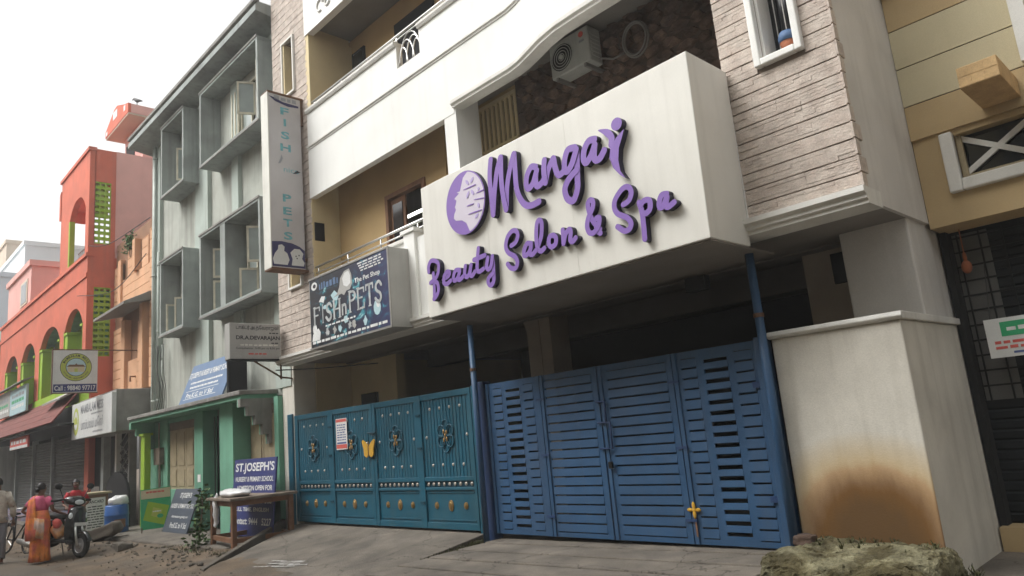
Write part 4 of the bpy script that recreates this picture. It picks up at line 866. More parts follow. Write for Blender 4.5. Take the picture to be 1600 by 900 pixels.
poly('peeling_print', pv, [(.46, 1.85), (.55, 1.93), (.62, 1.9), (.52, 1.86)], 'text_dark', vs, .004)
poly('navy_arc', pv, [(.01, .02), (.65, .02), (.65, .36), (.55, .43), (.4, .48), (.2, .5), (.01, .48)], 'navy_print', vs, .003)
poly('pet_picture', pv, [(.04, .06), (.3, .06), (.34, .16), (.3, .28), (.24, .32), (.25, .4), (.2, .44), (.13, .42), (.12, .34), (.06, .26), (.02, .16)], 'board_white', vs, .005)
poly('pet_picture', pv, [(.38, .06), (.62, .06), (.64, .13), (.59, .2), (.62, .3), (.55, .38), (.44, .38), (.36, .3), (.4, .18)], 'board_white', vs, .005)
for c_ in ((.47, .24), (.53, .26), (.49, .2)): poly('pet_eye', pv, disc(*c_, .014, .014, 8), 'text_dark', vs, .007)
poly('navy_arc', pv, [(.01, 3.34), (.15, 3.25), (.4, 3.20), (.62, 3.22), (.62, 3.26), (.3, 3.27), (.1, 3.33)], 'navy_print', vs, .003)
dashes('worn_print', pv, .12, .6, 3.29, .09, 'text_grey', vs, .003, .05, .12, .03)

dsn = thing('doctor_sign', 'grey doctor consultation box sign projecting over the school canopy', 'sign', (-13.05, 5.85, 3.49))
B().box(-13.18, -12.95, 5.35, 6.34, 3.50, 4.17).build('box', 'board_grey', dsn, bevel=.008)
box('bottom_frame', 'black_metal', dsn, -13.17, -12.94, 5.36, 6.4, 3.475, 3.498)
b = B().tube([(-13.05, 5.85, 3.47), (-13.05, 6.38, 3.16)], .018, 8); b.tube([(-13.05, 6.38, 3.5), (-13.05, 6.38, 3.12)], .018, 8); b.tube([(-13.05, 6.36, 3.16), (-13.3, 6.75, 3.16)], .018, 8); b.build('bracket', 'rust', dsn)
pd = SIDE(-12.95, 5.35, 3.50)
text('tamil_name', 'டாக்டர்.அ.தேவராஜன்', pd, .12, .53, .84, .105, 'text_dark', dsn, .003, .012); text('name', 'DR.A.DEVARAJAN', pd, .12, .34, .85, .095, 'text_dark', dsn, .003, .025)
dashes('degree', pd, .76, .97, .48, .025, 'text_dark', dsn, .003, .03, .07, .015); dashes('degree', pd, .8, .97, .29, .025, 'text_dark', dsn, .003, .03, .07, .015)
text('hours', 'Consultation : 5.00 pm to 8.00 pm', pd, .12, .17, .84, .05, 'text_dark', dsn, .003, .01); dashes('faded_line', pd, .2, .95, .245, .03, 'board_edge', dsn, .003, .05, .1, .02); dashes('faded_line', pd, .35, .75, .08, .03, 'paper_red', dsn, .003, .05, .1, .02)

# ================================================================ OCHRE HOUSE ON THE RIGHT
oh = thing('ochre_house', 'ochre and khaki banded house with crossed window over a dark rolling shutter', 'building', (2, 8.1, .2))
Yo = 8.1
XW0, XW1, ZW0, ZW1 = -1.72, -1.05, 3.80, 4.27
b = B(); b.box(-2.095, XW0, Yo, Yo+.25, 3.38, 4.33); b.box(XW1, 8, Yo, Yo+.25, 3.38, 4.33); b.box(XW0, XW1, Yo, Yo+.25, 3.38, ZW0); b.box(XW0, XW1, Yo, Yo+.25, ZW1, 4.33); b.build('wall', 'ochre_wall', oh)
for k, (z0, z1, m) in enumerate(((4.33, 4.70, 'ochre_wall'), (4.712, 5.13, 'khaki_wall'), (5.142, 5.57, 'khaki_wall'), (5.582, 6.0, 'ochre_wall'))): box('wall_band', m, oh, -2.095, 8, Yo-.035, Yo+.25, z0, z1)
box('wall', 'black_metal', oh, -2.09, 8, Yo-.02, Yo+.24, 4.69, 5.6); box('wall', 'ochre_wall', oh, -2.095, 8, Yo, Yo+.25, 6.0, 9.5); box('roof', 'ochre_wall', oh, -2.12, 8, Yo-.1, 14, 9.5, 9.7); box('moulding', 'moulding_white', oh, -2.095, 8, Yo-.12, Yo+.01, 6.0, 6.1, bevel=.01)
box('drain_pipe', 'moulding_white', oh, -1.02, -.9, Yo-.15, Yo-.036, 4.72, 7)
W = B()
for q in ((XW0-.12, XW0, ZW0-.12, ZW1+.03), (XW1, XW1+.12, ZW0-.12, ZW1+.03), (XW0, XW1, ZW0-.12, ZW0)): W.box(q[0], q[1], Yo-.07, Yo+.05, q[2], q[3])
W = W.build('window_surround', 'moulding_white', oh, bevel=.015)
box('window_frame', 'wood_pale', W, XW0, XW0+.05, Yo+.05, Yo+.1, ZW0, ZW1); box('window_frame', 'wood_pale', W, XW1-.05, XW1, Yo+.05, Yo+.1, ZW0, ZW1); box('window_frame', 'wood_pale', W, XW0+.05, XW1-.05, Yo+.05, Yo+.1, ZW0, ZW0+.045)
box('pane', 'glass_dark', W, XW0+.05, XW1-.05, Yo+.14, Yo+.15, ZW0+.045, ZW1)
for s in (0, 1):
    x0, x1 = (XW0+.05, XW1-.05) if s == 0 else (XW1-.05, XW0+.05); z0, z1 = ZW0+.05, ZW1-.01; t = .045; d = -.004*s
    B().prism([(x0, z0), (x0, z0+t*1.4) , (x1, z1), (x1, z1-t*1.4)], 'y', Yo+.08+d, Yo+.11+d).build('cross_bar', 'moulding_white', W)
b = B().box(-1.42, -1.1, 7.3, Yo-.035, 4.42, 4.62); b.build('bracket_beam', 'tan_brick', oh, bevel=.008)
for k in range(2):
    for j in range(3): box('brick', 'tan_brick', oh, -1.42+.106*j+.004, -1.42+.106*(j+1)-.002, 7.297, 7.3, 4.43+.095*k, 4.43+.095*k+.085)
box('lintel', 'ochre_wall', oh, -2.1, 8, Yo+.25, 8.55, 3.38, 3.5)
box('shutter_jamb', 'dark_interior', oh, -2.12, -2.05, 8.42, 8.62, .2, 3.4)
b = B()
for k in range(30): z = .42+k*.1; b.prism([(8.60, z), (8.585, z+.02), (8.585, z+.08), (8.60, z+.1), (8.62, z+.1), (8.62, z)], 'x', -2.05, 8)
b.build('rolling_shutter', 'shutter_black', oh, kind='stuff')
box('grey_panel', 'shutter_grey', oh, -2.04, -1.72, 8.577, 8.583, 1.6, 3.35)
for k in range(12): box('shutter_bar', 'black_metal', oh, -2.05, -1.0, 8.565, 8.58, 1.6+k*.155, 1.618+k*.155)
for k in range(6): box('shutter_bar', 'black_metal', oh, -2.0+k*.2, -1.985+k*.2, 8.562, 8.576, 1.6, 3.35)
box('threshold', 'ochre_wall', oh, -2.1, 8, 8.3, 8.7, .2, .42)
box('side_wall', 'ochre_wall', oh, 7.8, 8, 8.35, 14, .2, 9.5); box('back_wall', 'ochre_wall', oh, -2.09, 8, 13.8, 14, .2, 9.5)
po = thing('shutter_poster', 'white poster with green band hung on the dark rolling shutter', 'poster', (-1.6, 8.3, 2.0)); box('sheet', 'board_white', po, -1.86, -1.3, 8.30, 8.306, 2.02, 2.40)
pp_ = FACE(-1.86, 8.30, 2.02); poly('green_band', pp_, [(.13, .2), (.5, .2), (.5, .34), (.13, .34)], 'green_print', po)
dashes('print_line', pp_, .06, .45, .13, .03, 'paper_red', po, .003, .05, .12, .02); dashes('print_line', pp_, .06, .4, .08, .03, 'paper_red', po, .003, .05, .12, .02); dashes('print_line', pp_, .2, .5, .03, .025, 'ink_blue', po, .003, .05, .12, .02)
dashes('print_line', pp_, .18, .45, .25, .04, 'text_white', po, .005, .04, .09, .02)
b = B().tube([(-1.8, 8.303, 2.4), (-1.8, 8.56, 3.0)], .004, 5); b.tube([(-1.36, 8.303, 2.4), (-1.36, 8.56, 3.0)], .004, 5); b.build('string', 'cable', po)
hg = B(); hg.ball((-1.93, 8.45, 2.98), (.05, .05, .07), 10, 8); hg.ball((-1.93, 8.45, 3.08), (.02, .02, .06), 8, 6); hg.tube([(-1.93, 8.45, 3.1), (-1.93, 8.45, 3.4)], .006, 5)
tag(hg.build('hanging_gourd', 'terracotta', smooth=True), 'small brown gourd hanging on a string before the rolling shutter', 'gourd')

# ================================================================ GREY BUILDING WITH THE SCHOOL
gb = thing('grey_building', 'weathered grey building with concrete window boxes over a green school front', 'building', (-17.4, 6.8, .17))
Yg = 6.8
box('wall', 'grey_wall', gb, -21.65, -13.3, Yg, Yg+.25, 2.9, 11.0)
box('side_wall', 'grey_wall', gb, -21.65, -21.4, Yg+.25, 14, .1, 11.0); box('side_wall', 'grey_wall', gb, -13.55, -13.42, Yg+.25, 14, .1, 11.0); box('back_wall', 'grey_wall', gb, -21.65, -13.42, 14, 14.2, .1, 11.0)
for a, c in ((-21.66, -21.0), (-18.3, -17.45), (-15.98, -15.62), (-13.95, -13.29)): box('pilaster', 'grey_green_wall', gb, a, c, Yg-.1, Yg-.001, 3.02, 10.9)
b = B().prism([(6.1, 10.98), (6.1, 11.12), (6.16, 11.2), (14.3, 11.3), (14.3, 11.0), (6.75, 10.88)], 'x', -21.95, -13.2); b.build('roof_slab', 'grey_box', gb)
box('roof_edge', 'grey_concrete', gb, -21.95, -13.2, 6.08, 6.2, 11.2, 11.3, bevel=.02)
def leaf_win(par, x, z0, z1, y0=6.36, y1=6.76, pane='pane_frosted', ang=0):
    """an open casement leaf standing out from the wall"""
    L_ = y1-y0; 
    T = Matrix.Translation((x, y1, 0)) @ Matrix.Rotation(ang, 4, 'Z')
    b = B(); b.T = T; t = .045
    for q in ((-L_, -L_+t, z0, z1), (-t, 0, z0, z1), (-L_+t, -t, z0, z0+t), (-L_+t, -t, z1-t, z1)): b.box(-.02, .02, q[0], q[1], q[2], q[3])
    o = b.build('casement', 'frame_cream', par); p = B(); p.T = T; p.box(-.004, .004, -L_+t, -t, z0+t, z1-t); p.build('pane', pane, o)
def fixed_win(par, x0, x1, z0, z1, n):
    b = B(); t = .05; y0, y1 = Yg-.06, Yg-.002
    b.box(x0, x1, y0, y1, z0, z0+t); b.box(x0, x1, y0, y1, z1-t, z1)
    for k in range(n+1): x = x0+(x1-x0-t)*k/n; b.box(x, x+t, y0+.002, y1, z0+t, z1-t)
    o = b.build('window_frame', 'frame_cream', par)
    for k in range(n): x = x0+(x1-x0-t)*k/n; box('pane', 'glass_dark' if k % 2 else 'pane_frosted', o, x+t, x+(x1-x0-t)/n, Yg-.02, Yg-.012, z0+t, z1-t)
def wbox(x0, x1, z0, z1, mid=None):
    t = .085; b = B(); y0, y1 = 6.3, Yg-.001
    b.box(x0, x1, y0, y1, z0, z0+t); b.box(x0, x1, y0, y1, z1-t, z1); b.box(x0, x0+t, y0+.002, y1, z0+t, z1-t); b.box(x1-t, x1, y0+.002, y1, z0+t, z1-t)
    if mid: b.box(mid-.14, mid+.14, y0+.002, y1, z0+t, z1-t)
    o = b.build('window_box', 'grey_box', gb, bevel=.008)
    for za, zb in ((z1-.03, z1+.015), (z0-.012, z0+.03)): box('worn_edge', 'grey_concrete', o, x0-.01, x1+.01, y0-.02, y0, za, zb)
    return o
o = wbox(-16.9, -13.6, 8.68, 10.66); fixed_win(o, -15.5, -13.75, 8.8, 10.3, 3); leaf_win(o, -14.72, 9.35, 10.15, ang=R(-25)); leaf_win(o, -13.75, 8.85, 10.2, ang=R(-10))
for x in (-15.9, -15.72, -15.55): box('mullion', 'frame_cream', o, x, x+.05, 6.68, 6.73, 8.77, 10.3)
o = wbox(-19.7, -18.0, 8.74, 10.8); fixed_win(o, -19.3, -18.1, 9.0, 10.4, 2); leaf_win(o, -18.6, 9.0, 9.9, ang=R(-15))
o = wbox(-19.72, -18.02, 4.96, 7.0); fixed_win(o, -19.4, -18.15, 5.1, 6.1, 2); leaf_win(o, -18.75, 5.08, 5.9, ang=R(-30)); leaf_win(o, -19.35, 5.08, 5.8, ang=R(-10))
o = wbox(-16.95, -13.65, 4.96, 7.0, -15.58); fixed_win(o, -16.8, -15.8, 5.05, 6.6, 2); leaf_win(o, -16.2, 5.85, 6.55, ang=R(-25)); leaf_win(o, -16.2, 5.08, 5.78, ang=R(-25)); leaf_win(o, -15.76, 5.08, 6.6, 6.5, 6.76)
fixed_win(o, -15.3, -13.8, 5.05, 6.6, 3); leaf_win(o, -14.35, 5.8, 6.6, ang=R(-28)); leaf_win(o, -14.75, 5.05, 5.75, ang=R(-25)); box('curtain', 'paper_red', o, -14.25, -13.85, 6.73, 6.738, 5.1, 5.7)
# pipes and wires on the wall
for x, z0, z1, r in ((-21.25, 3.0, 10.9, .05), (-20.9, 3.0, 7.6, .035), (-20.55, 3.0, 4.9, .03), (-15.3, 3.0, 4.9, .035)):
    p = B().tube([(x, Yg-.16, z0), (x, Yg-.16, z1)], r, 10); [p.lathe((x, Yg-.16, z), [(r*1.3, 0), (r*1.3, .06)], 10) for z in (z0+.4, (z0+z1)/2, z1-.4)]; p.build('drain_pipe', 'pvc', gb, smooth=True)
for k in range(5):
    x0 = -20.8+.12*k; q = spline([(x0, Yg-.2, 4.9), (x0+.06*(-1)**k, Yg-.22, 4.2), (x0+.2, Yg-.2, 3.6), (x0+.1*k-.2, Yg-.2, 3.05)], 5); B().tube(q, .008, 5).build('wire', 'cable', gb)
# canopy and school front
b = B().box(-21.25, -14.05, 5.98, Yg, 2.94, 3.03); b.build('canopy', 'grey_concrete', gb, bevel=.015); box('canopy_fascia', 'school_green', gb, -21.2, -14.1, 6.03, Yg, 2.86, 2.94)
STP = [(6.02, 2.86), (6.02, 2.70), (6.17, 2.70), (6.17, 2.52), (6.32, 2.52), (6.32, 2.34), (6.47, 2.34), (6.47, 2.14), (6.6, 2.14), (6.6, 1.95), (Yg, 1.95), (Yg, 2.86)]
B().prism(STP, 'x', -14.22, -14.1).build('stepped_bracket', 'grey_concrete', gb); B().prism([(y+.0, z-.004) for y, z in STP], 'x', -14.26, -14.221).build('stepped_bracket', 'school_green', gb)
B().prism(STP, 'x', -21.2, -21.05).build('stepped_bracket', 'school_green', gb)
YS = 6.62
for q in ((-21.5, -20.05, YS, Yg+.2, .17, 2.86), (-20.05, -17.72, YS, Yg+.2, .17, 1.08), (-20.05, -17.72, YS+.02, Yg+.2, 2.75, 2.86), (-15.15, -13.72, YS, Yg+.2, .17, .95), (-13.9, -13.72, YS, Yg+.2, .95, 2.86)): box('school_wall', 'school_green', gb, *q)
box('pilaster', 'school_green', gb, -17.72, -17.2, 6.45, Yg, .17, 2.86); box('pilaster', 'school_green', gb, -15.85, -15.15, 6.3, Yg, .17, 2.86)
for x0, x1 in ((-20.05, -17.72), (-15.15, -13.9)):
    n = 4 if x1-x0 > 2 else 2; wdt = (x1-x0)/n
    box('transom', 'wood_grey', gb, x0, x1, YS+.05, YS+.1, 2.55, 2.75)
    for k in range(n):
        s = box('shutter_leaf', 'wood_pale', gb, x0+wdt*k+.01, x0+wdt*(k+1)-.01, YS+.06, YS+.1, 1.08 if n == 4 else .95, 2.55)
        for z0, z1 in ((1.15, 1.55), (1.65, 2.48)): box('shutter_panel', 'wood_pale', s, x0+wdt*k+.09, x0+wdt*(k+1)-.09, YS+.045, YS+.06, z0, z1, bevel=.006)
box('doorway', 'dark_interior', gb, -17.2, -15.85, Yg+.1, Yg+.12, .17, 2.86)
for k in range(8): B().tube([(-17.05+k*.16, YS+.05, .2), (-17.05+k*.16, YS+.05, 2.7)], .012, 6).build('grille_bar', 'black_metal', gb)
for k in range(5):
    q = [(-16.5+.18*math.cos(t), YS+.04, .6+k*.42+.18*math.sin(t)) for t in [R(20*i) for i in range(18)]]; B().tube(q, .01, 5, closed=True).build('grille_ring', 'black_metal', gb)
box('notice_paper', 'paper', gb, -17.5, -17.32, 6.44, 6.449, 1.25, 1.42)
mb_ = B().box(-20.75, -20.3, YS-.12, YS, 1.72, 2.15); mb_.tube([(-20.52, YS-.06, 2.15), (-20.52, YS-.06, 2.8)], .02, 8); mb_.tube([(-20.45, YS-.06, 1.72), (-20.45, YS-.06, .2)], .03, 8); tag(mb_.build('meter_box', 'wood_grey'), 'grey electricity meter box with pipes on the green school wall', 'meter box')

# school signs
def lean(name, label, cat, x0, x1, y_bot, y_top, z0, z1, m, thick=.03, xs=0):
    t = thing(name, label, cat, ((x0+x1)/2, y_bot, z0)); u = Vector((0, y_top-y_bot, z1-z0)); H = u.length; pl = Plane((x0, y_bot, z0), (1, 0, xs), u)
    b = B(); W_ = x1-x0; b.add([pl.p(0, 0), pl.p(W_, 0), pl.p(W_, H), pl.p(0, H), pl.p(0, 0, -thick), pl.p(W_, 0, -thick), pl.p(W_, H, -thick), pl.p(0, H, -thick)], [(0, 1, 2, 3), (7, 6, 5, 4), (0, 4, 5, 1), (1, 5, 6, 2), (2, 6, 7, 3), (3, 7, 4, 0)])
    b.build('board', m, t); return t, pl, W_, H
t, pl, W_, H = lean('school_sign', 'faded blue nursery school sign propped on top of the canopy', 'sign', -17.45, -14.95, 6.0, 6.35, 3.03, 3.92, 'board_blue')
text('title', "ST.JOSEPH'S NURSERY & PRIMARY SCHOOL", pl, .05, H*.60, W_*.94, H*.2, 'text_white', t, .003, .02); dashes('print_line', pl, .3, W_*.85, H*.48, .05, 'text_white', t); dashes('print_line', pl, .35, W_*.8, H*.36, .05, 'text_white', t)
text('grades', 'Pre.K.G. to V Std', pl, .3, H*.12, W_*.62, H*.13, 'text_white', t, .003, .02)
for q in ((.2, H*.09, W_*.75, .012), (.2, H*.29, W_*.75, .012)): poly('rule', pl, [(q[0], q[1]), (q[0]+q[2], q[1]), (q[0]+q[2], q[1]+q[3]), (q[0], q[1]+q[3])], 'text_white', t)
b = B().tube([(-15.05, 6.36, 3.85), (-14.9, Yg-.02, 3.95)], .02, 6); b.tube([(-15.05, 6.33, 3.8), (-15.0, 6.6, 3.03)], .02, 6); b.build('prop', 'steel_dull', t); box('back_board', 'black_metal', t, -14.94, -14.86, 6.1, 6.5, 3.03, 3.7)
t, pl, W_, H = lean('school_board', "tall navy school board leaning behind the wooden stand", 'sign', -15.0, -13.12, 6.14, 6.28, .22, 1.68, 'board_navy')
for z, h_, tx, a0, a1 in ((.80, .15, "ST.JOSEPH'S", .04, .97), (.70, .065, 'NURSERY & PRIMARY SCHOOL', .06, .96), (.585, .065, 'ADMISSION OPEN FOR', .1, .95), (.42, .09, 'Pre.K.G. to V Std', .08, .95), (.31, .06, 'FULL TIME, ENGLISH', .08, .9), (.15, .09, 'Contact: 9444   5227', .05, .97)):
    text('lettering', tx, pl, W_*a0, H*z, W_*(a1-a0), H*h_, 'text_white', t, .003, .022)
t, pl, W_, H = lean('school_board', 'dark slate school board leaning on the green base wall', 'sign', -18.55, -17.0, 6.0, 6.32, .17, 1.12, 'board_slate')
for z, h_, tx, a0, a1 in ((.76, .15, "ST.JOSEPH'S", .3, .75), (.56, .1, 'NURSERY & PRIMARY SCHOOL', .05, .96), (.33, .07, 'Admission going on', .2, .85), (.12, .12, 'Pre.K.G. to V Std', .25, .9)): text('lettering', tx, pl, W_*a0, H*z, W_*(a1-a0), H*h_, 'text_white', t, .003, .012)
t = thing('green_poster', 'green and yellow poster board standing on the school porch', 'poster', (-19, 5.95, .17))
ps = Plane((-19.0, 5.68, .17), (.12, .66, 0), (-.12, .02, 1)); b = B(); b.add([ps.p(0, .08), ps.p(.66, .08), ps.p(.66, 1.03), ps.p(0, 1.0), ps.p(0, .08, -.02), ps.p(.66, .08, -.02), ps.p(.66, 1.03, -.02), ps.p(0, 1.0, -.02)], [(0, 1, 2, 3), (7, 6, 5, 4), (0, 4, 5, 1), (1, 5, 6, 2), (2, 6, 7, 3), (3, 7, 4, 0)]); b.build('board', 'green_print', t)
poly('yellow_band', ps, [(.01, .78), (.65, .78), (.65, 1.01), (.01, .98)], 'khaki_wall', t); dashes('heading', ps, .12, .56, .91, .05, 'paper_red', t, .005, .05, .1, .012)
poly('lime_picture', ps, [(.05, .3), (.5, .14), (.62, .58), (.16, .72)], 'lime', t, .004); poly('picture_detail', ps, [(.22, .38), (.42, .3), (.47, .5), (.27, .58)], 'emblem_olive', t, .006); poly('picture_detail', ps, disc(.42, .36, .07, .05, 10), 'green_print', t, .008); dashes('print_line', ps, .26, .44, .46, .03, 'text_white', t, .008, .03, .06, .01)
b = B().tube([(-19.0, 5.7, .1), (-18.98, 5.7, .3)], .015, 6); b.tube([(-18.92, 6.3, .1), (-18.9, 6.3, .3)], .015, 6); b.build('leg', 'wood_grey', t)

# wooden stand with plastic bag
tb = thing('wooden_stand', 'worn brown wooden stand between the school porch and the teal gate', 'stand', (-13.6, 5.9, .15))
TP = [(-14.3, 5.55), (-13.05, 5.42), (-12.9, 6.42), (-14.15, 6.55)]
def bar(bb, p, q, w_, h_):
    p, q = Vector(p), Vector(q); d = (q-p).normalized(); a = d.cross(Vector((0, 0, 1)))
    if a.length < .1: a = Vector((1, 0, 0))
    a.normalize(); u = a.cross(d); rings = []
    for c_ in (p, q): rings.append([tuple(c_+a*w_*i+u*h_*j) for i, j in ((-.5, -.5), (.5, -.5), (.5, .5), (-.5, .5))])
    bb.ring([r_[::-1] for r_ in rings])
for x, y in TP: b = B(); bar(b, (x, y, .12), (x, y, .98), .08, .08); b.build('leg', 'wood_brown', tb)
for i in range(4): b = B(); bar(b, (*TP[i], .3), (*TP[(i+1) % 4], .3), .05, .08); b.build('lower_rail', 'wood_brown', tb)
for i in range(4): b = B(); bar(b, (*TP[i], .93), (*TP[(i+1) % 4], .93), .05, .09); b.build('top_rail', 'wood_brown', tb)
b = B().prism([(TP[0][0]-.1, TP[0][1]-.1), (TP[1][0]+.1, TP[1][1]-.1), (TP[2][0]+.1, TP[2][1]+.1), (TP[3][0]-.1, TP[3][1]+.1)], 'z', .98, 1.03); b.build('top', 'wood_grey', tb, bevel=.01)
bag = thing('plastic_bag', 'crumpled white plastic sheet lying over the wooden stand', 'plastic bag', (-13.7, 5.6, 1.03))
def crumple(c, r, seed, nm, m, par, n=22, mm2=14, amp=.35):
    b = B().ball(c, r, n, mm2); b.v = [tuple(Vector(p)+NZ.noise_vector(Vector(p)*7+Vector((seed, 0, 0)))*amp*min(r)+NZ.noise_vector(Vector(p)*17)*amp*.35*min(r)) for p in b.v]; return b.build(nm, m, par, smooth=True)
crumple((-13.55, 5.66, 1.09), (.5, .22, .08), 1, 'sheet', 'poly_white', bag, amp=.5); crumple((-13.98, 5.47, .8), (.07, .06, .32), 4, 'hanging_end', 'poly_white', bag, amp=.7)

# vine on the porch edge
def leafy(bb, pts, n, spread, size):
    for _ in range(n):
        c = Vector(random.choice(pts))+Vector((random.gauss(0, spread), random.gauss(0, spread), random.gauss(0, spread))); d = Vector((random.gauss(0, 1), random.gauss(0, 1), random.gauss(0, .6))).normalized(); a = d.orthogonal().normalized(); s_ = size*random.uniform(.6, 1.3)
        bb.add([tuple(c), tuple(c+d*s_*.5+a*s_*.32), tuple(c+d*s_), tuple(c+d*s_*.5-a*s_*.32)], [(0, 1, 2, 3)])
vn = thing('vine', 'green creeper climbing from the porch edge beside the wooden stand', 'plant', (-14.6, 5.45, .1))
vp = [tuple(p) for p in spline([(-14.55, 5.35, .05), (-14.6, 5.4, .4), (-14.5, 5.42, .8), (-14.6, 5.45, 1.15)], 8)]
B().tube(vp, .012, 6).build('stem', 'wood_grey', vn); b = B(); leafy(b, vp, 170, .075, .1); leafy(b, vp[:8], 60, .12, .1); b.build('leaves', 'foliage', vn, kind='stuff')

# ================================================================ SALMON HOUSE AND MESS SHOP
sh = thing('salmon_house', 'salmon house front with grooved panels and set back openings', 'building', (-23.7, 6.8, .1))
Ys = 6.85
box('wall', 'salmon_dark', sh, -25.7, -21.7, Ys, Ys+.25, 3.9, 9.0); box('back_wall', 'salmon_dark', sh, -25.7, -21.7, 13.8, 14, .1, 9.0)
def courses(x0, x1, z0, z1, y, dz=.29):
    z = z0
    while z < z1-.02: box('wall_panel', 'salmon', sh, x0, x1, y, Ys+.01, z+.008, min(z1, z+dz)-.008); z += dz
courses(-21.95, -21.7, 3.9, 8.6, Ys-.12); courses(-23.05, -22.55, 3.9, 6.0, Ys-.1); courses(-25.6, -24.6, 3.9, 6.1, Ys-.08)
courses(-25.6, -21.95, 6.75, 7.6, Ys-.08); courses(-24.2, -23.5, 7.6, 8.6, Ys-.08); courses(-25.6, -24.7, 7.6, 8.2, Ys-.08); courses(-22.8, -22.2, 7.6, 8.5, Ys-.08); 
for x0, x1, z0, z1, d in ((-24.35, -24.0, 3.9, 6.2, .2), (-22.4, -22.1, 3.9, 6.5, .26), (-23.35, -23.1, 7.6, 8.6, .2), (-25.0, -24.7, 6.5, 8.3, .15), (-24.0, -23.05, 3.9, 4.9, .1)): box('fin', 'salmon', sh, x0, x1, Ys-d, Ys, z0, z1, bevel=.01)
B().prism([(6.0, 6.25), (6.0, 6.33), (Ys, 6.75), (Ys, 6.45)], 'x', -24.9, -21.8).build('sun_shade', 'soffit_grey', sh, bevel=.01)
box('window_opening', 'dark_interior', sh, -22.5, -22.42, Ys-.05, Ys, 4.9, 6.2); wv = B().tube([(-23.2, 6.75, 4.35), (-23.2, 6.6, 4.35), (-23.2, 6.6, 4.2)], .03, 8); wv.build('pipe_elbow', 'salmon_dark', sh)
# mess shop at street level
box('shop_lintel', 'grey_concrete', sh, -25.6, -21.8, 5.86, 6.85, 2.72, 3.86, bevel=.02)
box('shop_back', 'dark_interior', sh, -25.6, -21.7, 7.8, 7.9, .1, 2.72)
for x, w_, m in ((-25.7, .3, 'grey_box'), (-24.22, .14, 'moulding_white'), (-22.95, .12, 'grey_concrete'), (-21.95, .2, 'grey_concrete')): box('shop_post', m, sh, x, x+w_, 6.5, 6.7, .1, 2.72)
b = B()
for k in range(9):
    for s in (1, -1): bar(b, (-24.05, 6.6+.004*s, .35+k*.26), (-22.98, 6.6+.004*s, .35+k*.26+s*.5), .03, .012)
b.build('lattice', 'steel_dull', sh, kind='stuff'); box('lattice_backing', 'dark_interior', sh, -24.1, -22.9, 6.64, 6.66, .1, 2.72); box('shop_panel', 'wood_grey', sh, -25.4, -24.25, 6.9, 6.92, .1, 2.6)
lp = thing('lime_post', 'lime green painted post at the corner of the green school wall', 'post', (-20.85, 6.3, .1)); box('post', 'lime', lp, -20.98, -20.68, 6.25, 6.41, .05, 2.5, bevel=.01); box('cap', 'lime', lp, -21.02, -20.64, 6.21, 6.45, 2.5, 2.56)
ms = thing('mess_board', 'white mess board with grey lettering fixed on the concrete lintel', 'sign', (-23.7, 5.8, 2.72)); b = B().box(-26.0, -21.75, 5.74, 5.855, 2.70, 3.78); b.build('board', 'board_white', ms, bevel=.008)
pm = FACE(-26.0, 5.74, 2.70)
text('title', 'MAMBALAM MESS', pm, 1.05, .72, 2.4, .26, 'text_grey', ms, .003, .03); text('tamil_title', 'மாம்பலம் மெஸ்', pm, 1.1, .24, 2.35, .3, 'text_grey', ms, .003, .025); dashes('print_line', pm, 2.2, 3.4, .62, .05, 'text_grey', ms); dashes('print_line', pm, 2.4, 3.4, .1, .05, 'text_grey', ms)
poly('emblem', pm, disc(.5, .53, .33, .42), 'emblem_olive', ms, .002); poly('emblem', pm, disc(.5, .56, .22, .28), 'board_white', ms, .004); poly('emblem', pm, [(.32, .45), (.68, .45), (.68, .6), (.5, .7), (.32, .6)], 'emblem_olive', ms, .006)
mu = thing('mess_sign', 'square white mess sign with round house emblem on an iron bar', 'sign', (-23.5, 5.3, 3.9)); XM = -23.3
B().box(XM-.08, XM, 4.64, 5.76, 3.93, 5.13).build('board', 'board_white', mu, bevel=.006); f_ = B()
for q in ((4.62, 5.78, 5.13, 5.15), (4.62, 5.78, 3.91, 3.93)): f_.box(XM-.085, XM+.005, q[0], q[1], q[2], q[3])
f_.box(XM-.085, XM+.005, 4.62, 4.64, 3.93, 5.13); f_.tube([(XM-.04, 4.63, 5.15), (XM-.04, 6.85, 5.15)], .02, 6); f_.build('frame', 'rust', mu)
pu = SIDE(XM, 4.64, 3.93)
poly('blue_band', pu, [(.02, .02), (1.1, .02), (1.1, .24), (.02, .24)], 'board_navy', mu); text('phone', 'Call : 98840 97717', pu, .05, .06, 1.02, .14, 'text_white', mu, .005, .02)
poly('emblem', pu, disc(.57, .72, .4, .4), 'text_dark', mu, .002); poly('emblem', pu, disc(.57, .72, .385, .385), 'emblem_olive', mu, .003); poly('emblem', pu, disc(.57, .72, .26, .26), 'text_dark', mu, .005); poly('emblem', pu, disc(.57, .72, .245, .245), 'emblem_sky', mu, .007)
poly('emblem_house', pu, [(.36, .58), (.78, .58), (.78, .74), (.36, .74)], 'khaki_wall', mu, .009); poly('emblem_house', pu, [(.33, .73), (.81, .73), (.74, .79), (.6, .79), (.57, .83), (.54, .79), (.4, .79)], 'emblem_brown', mu, .011); poly('emblem_house', pu, [(.53, .58), (.61, .58), (.61, .68), (.53, .68)], 'emblem_olive', mu, .011)
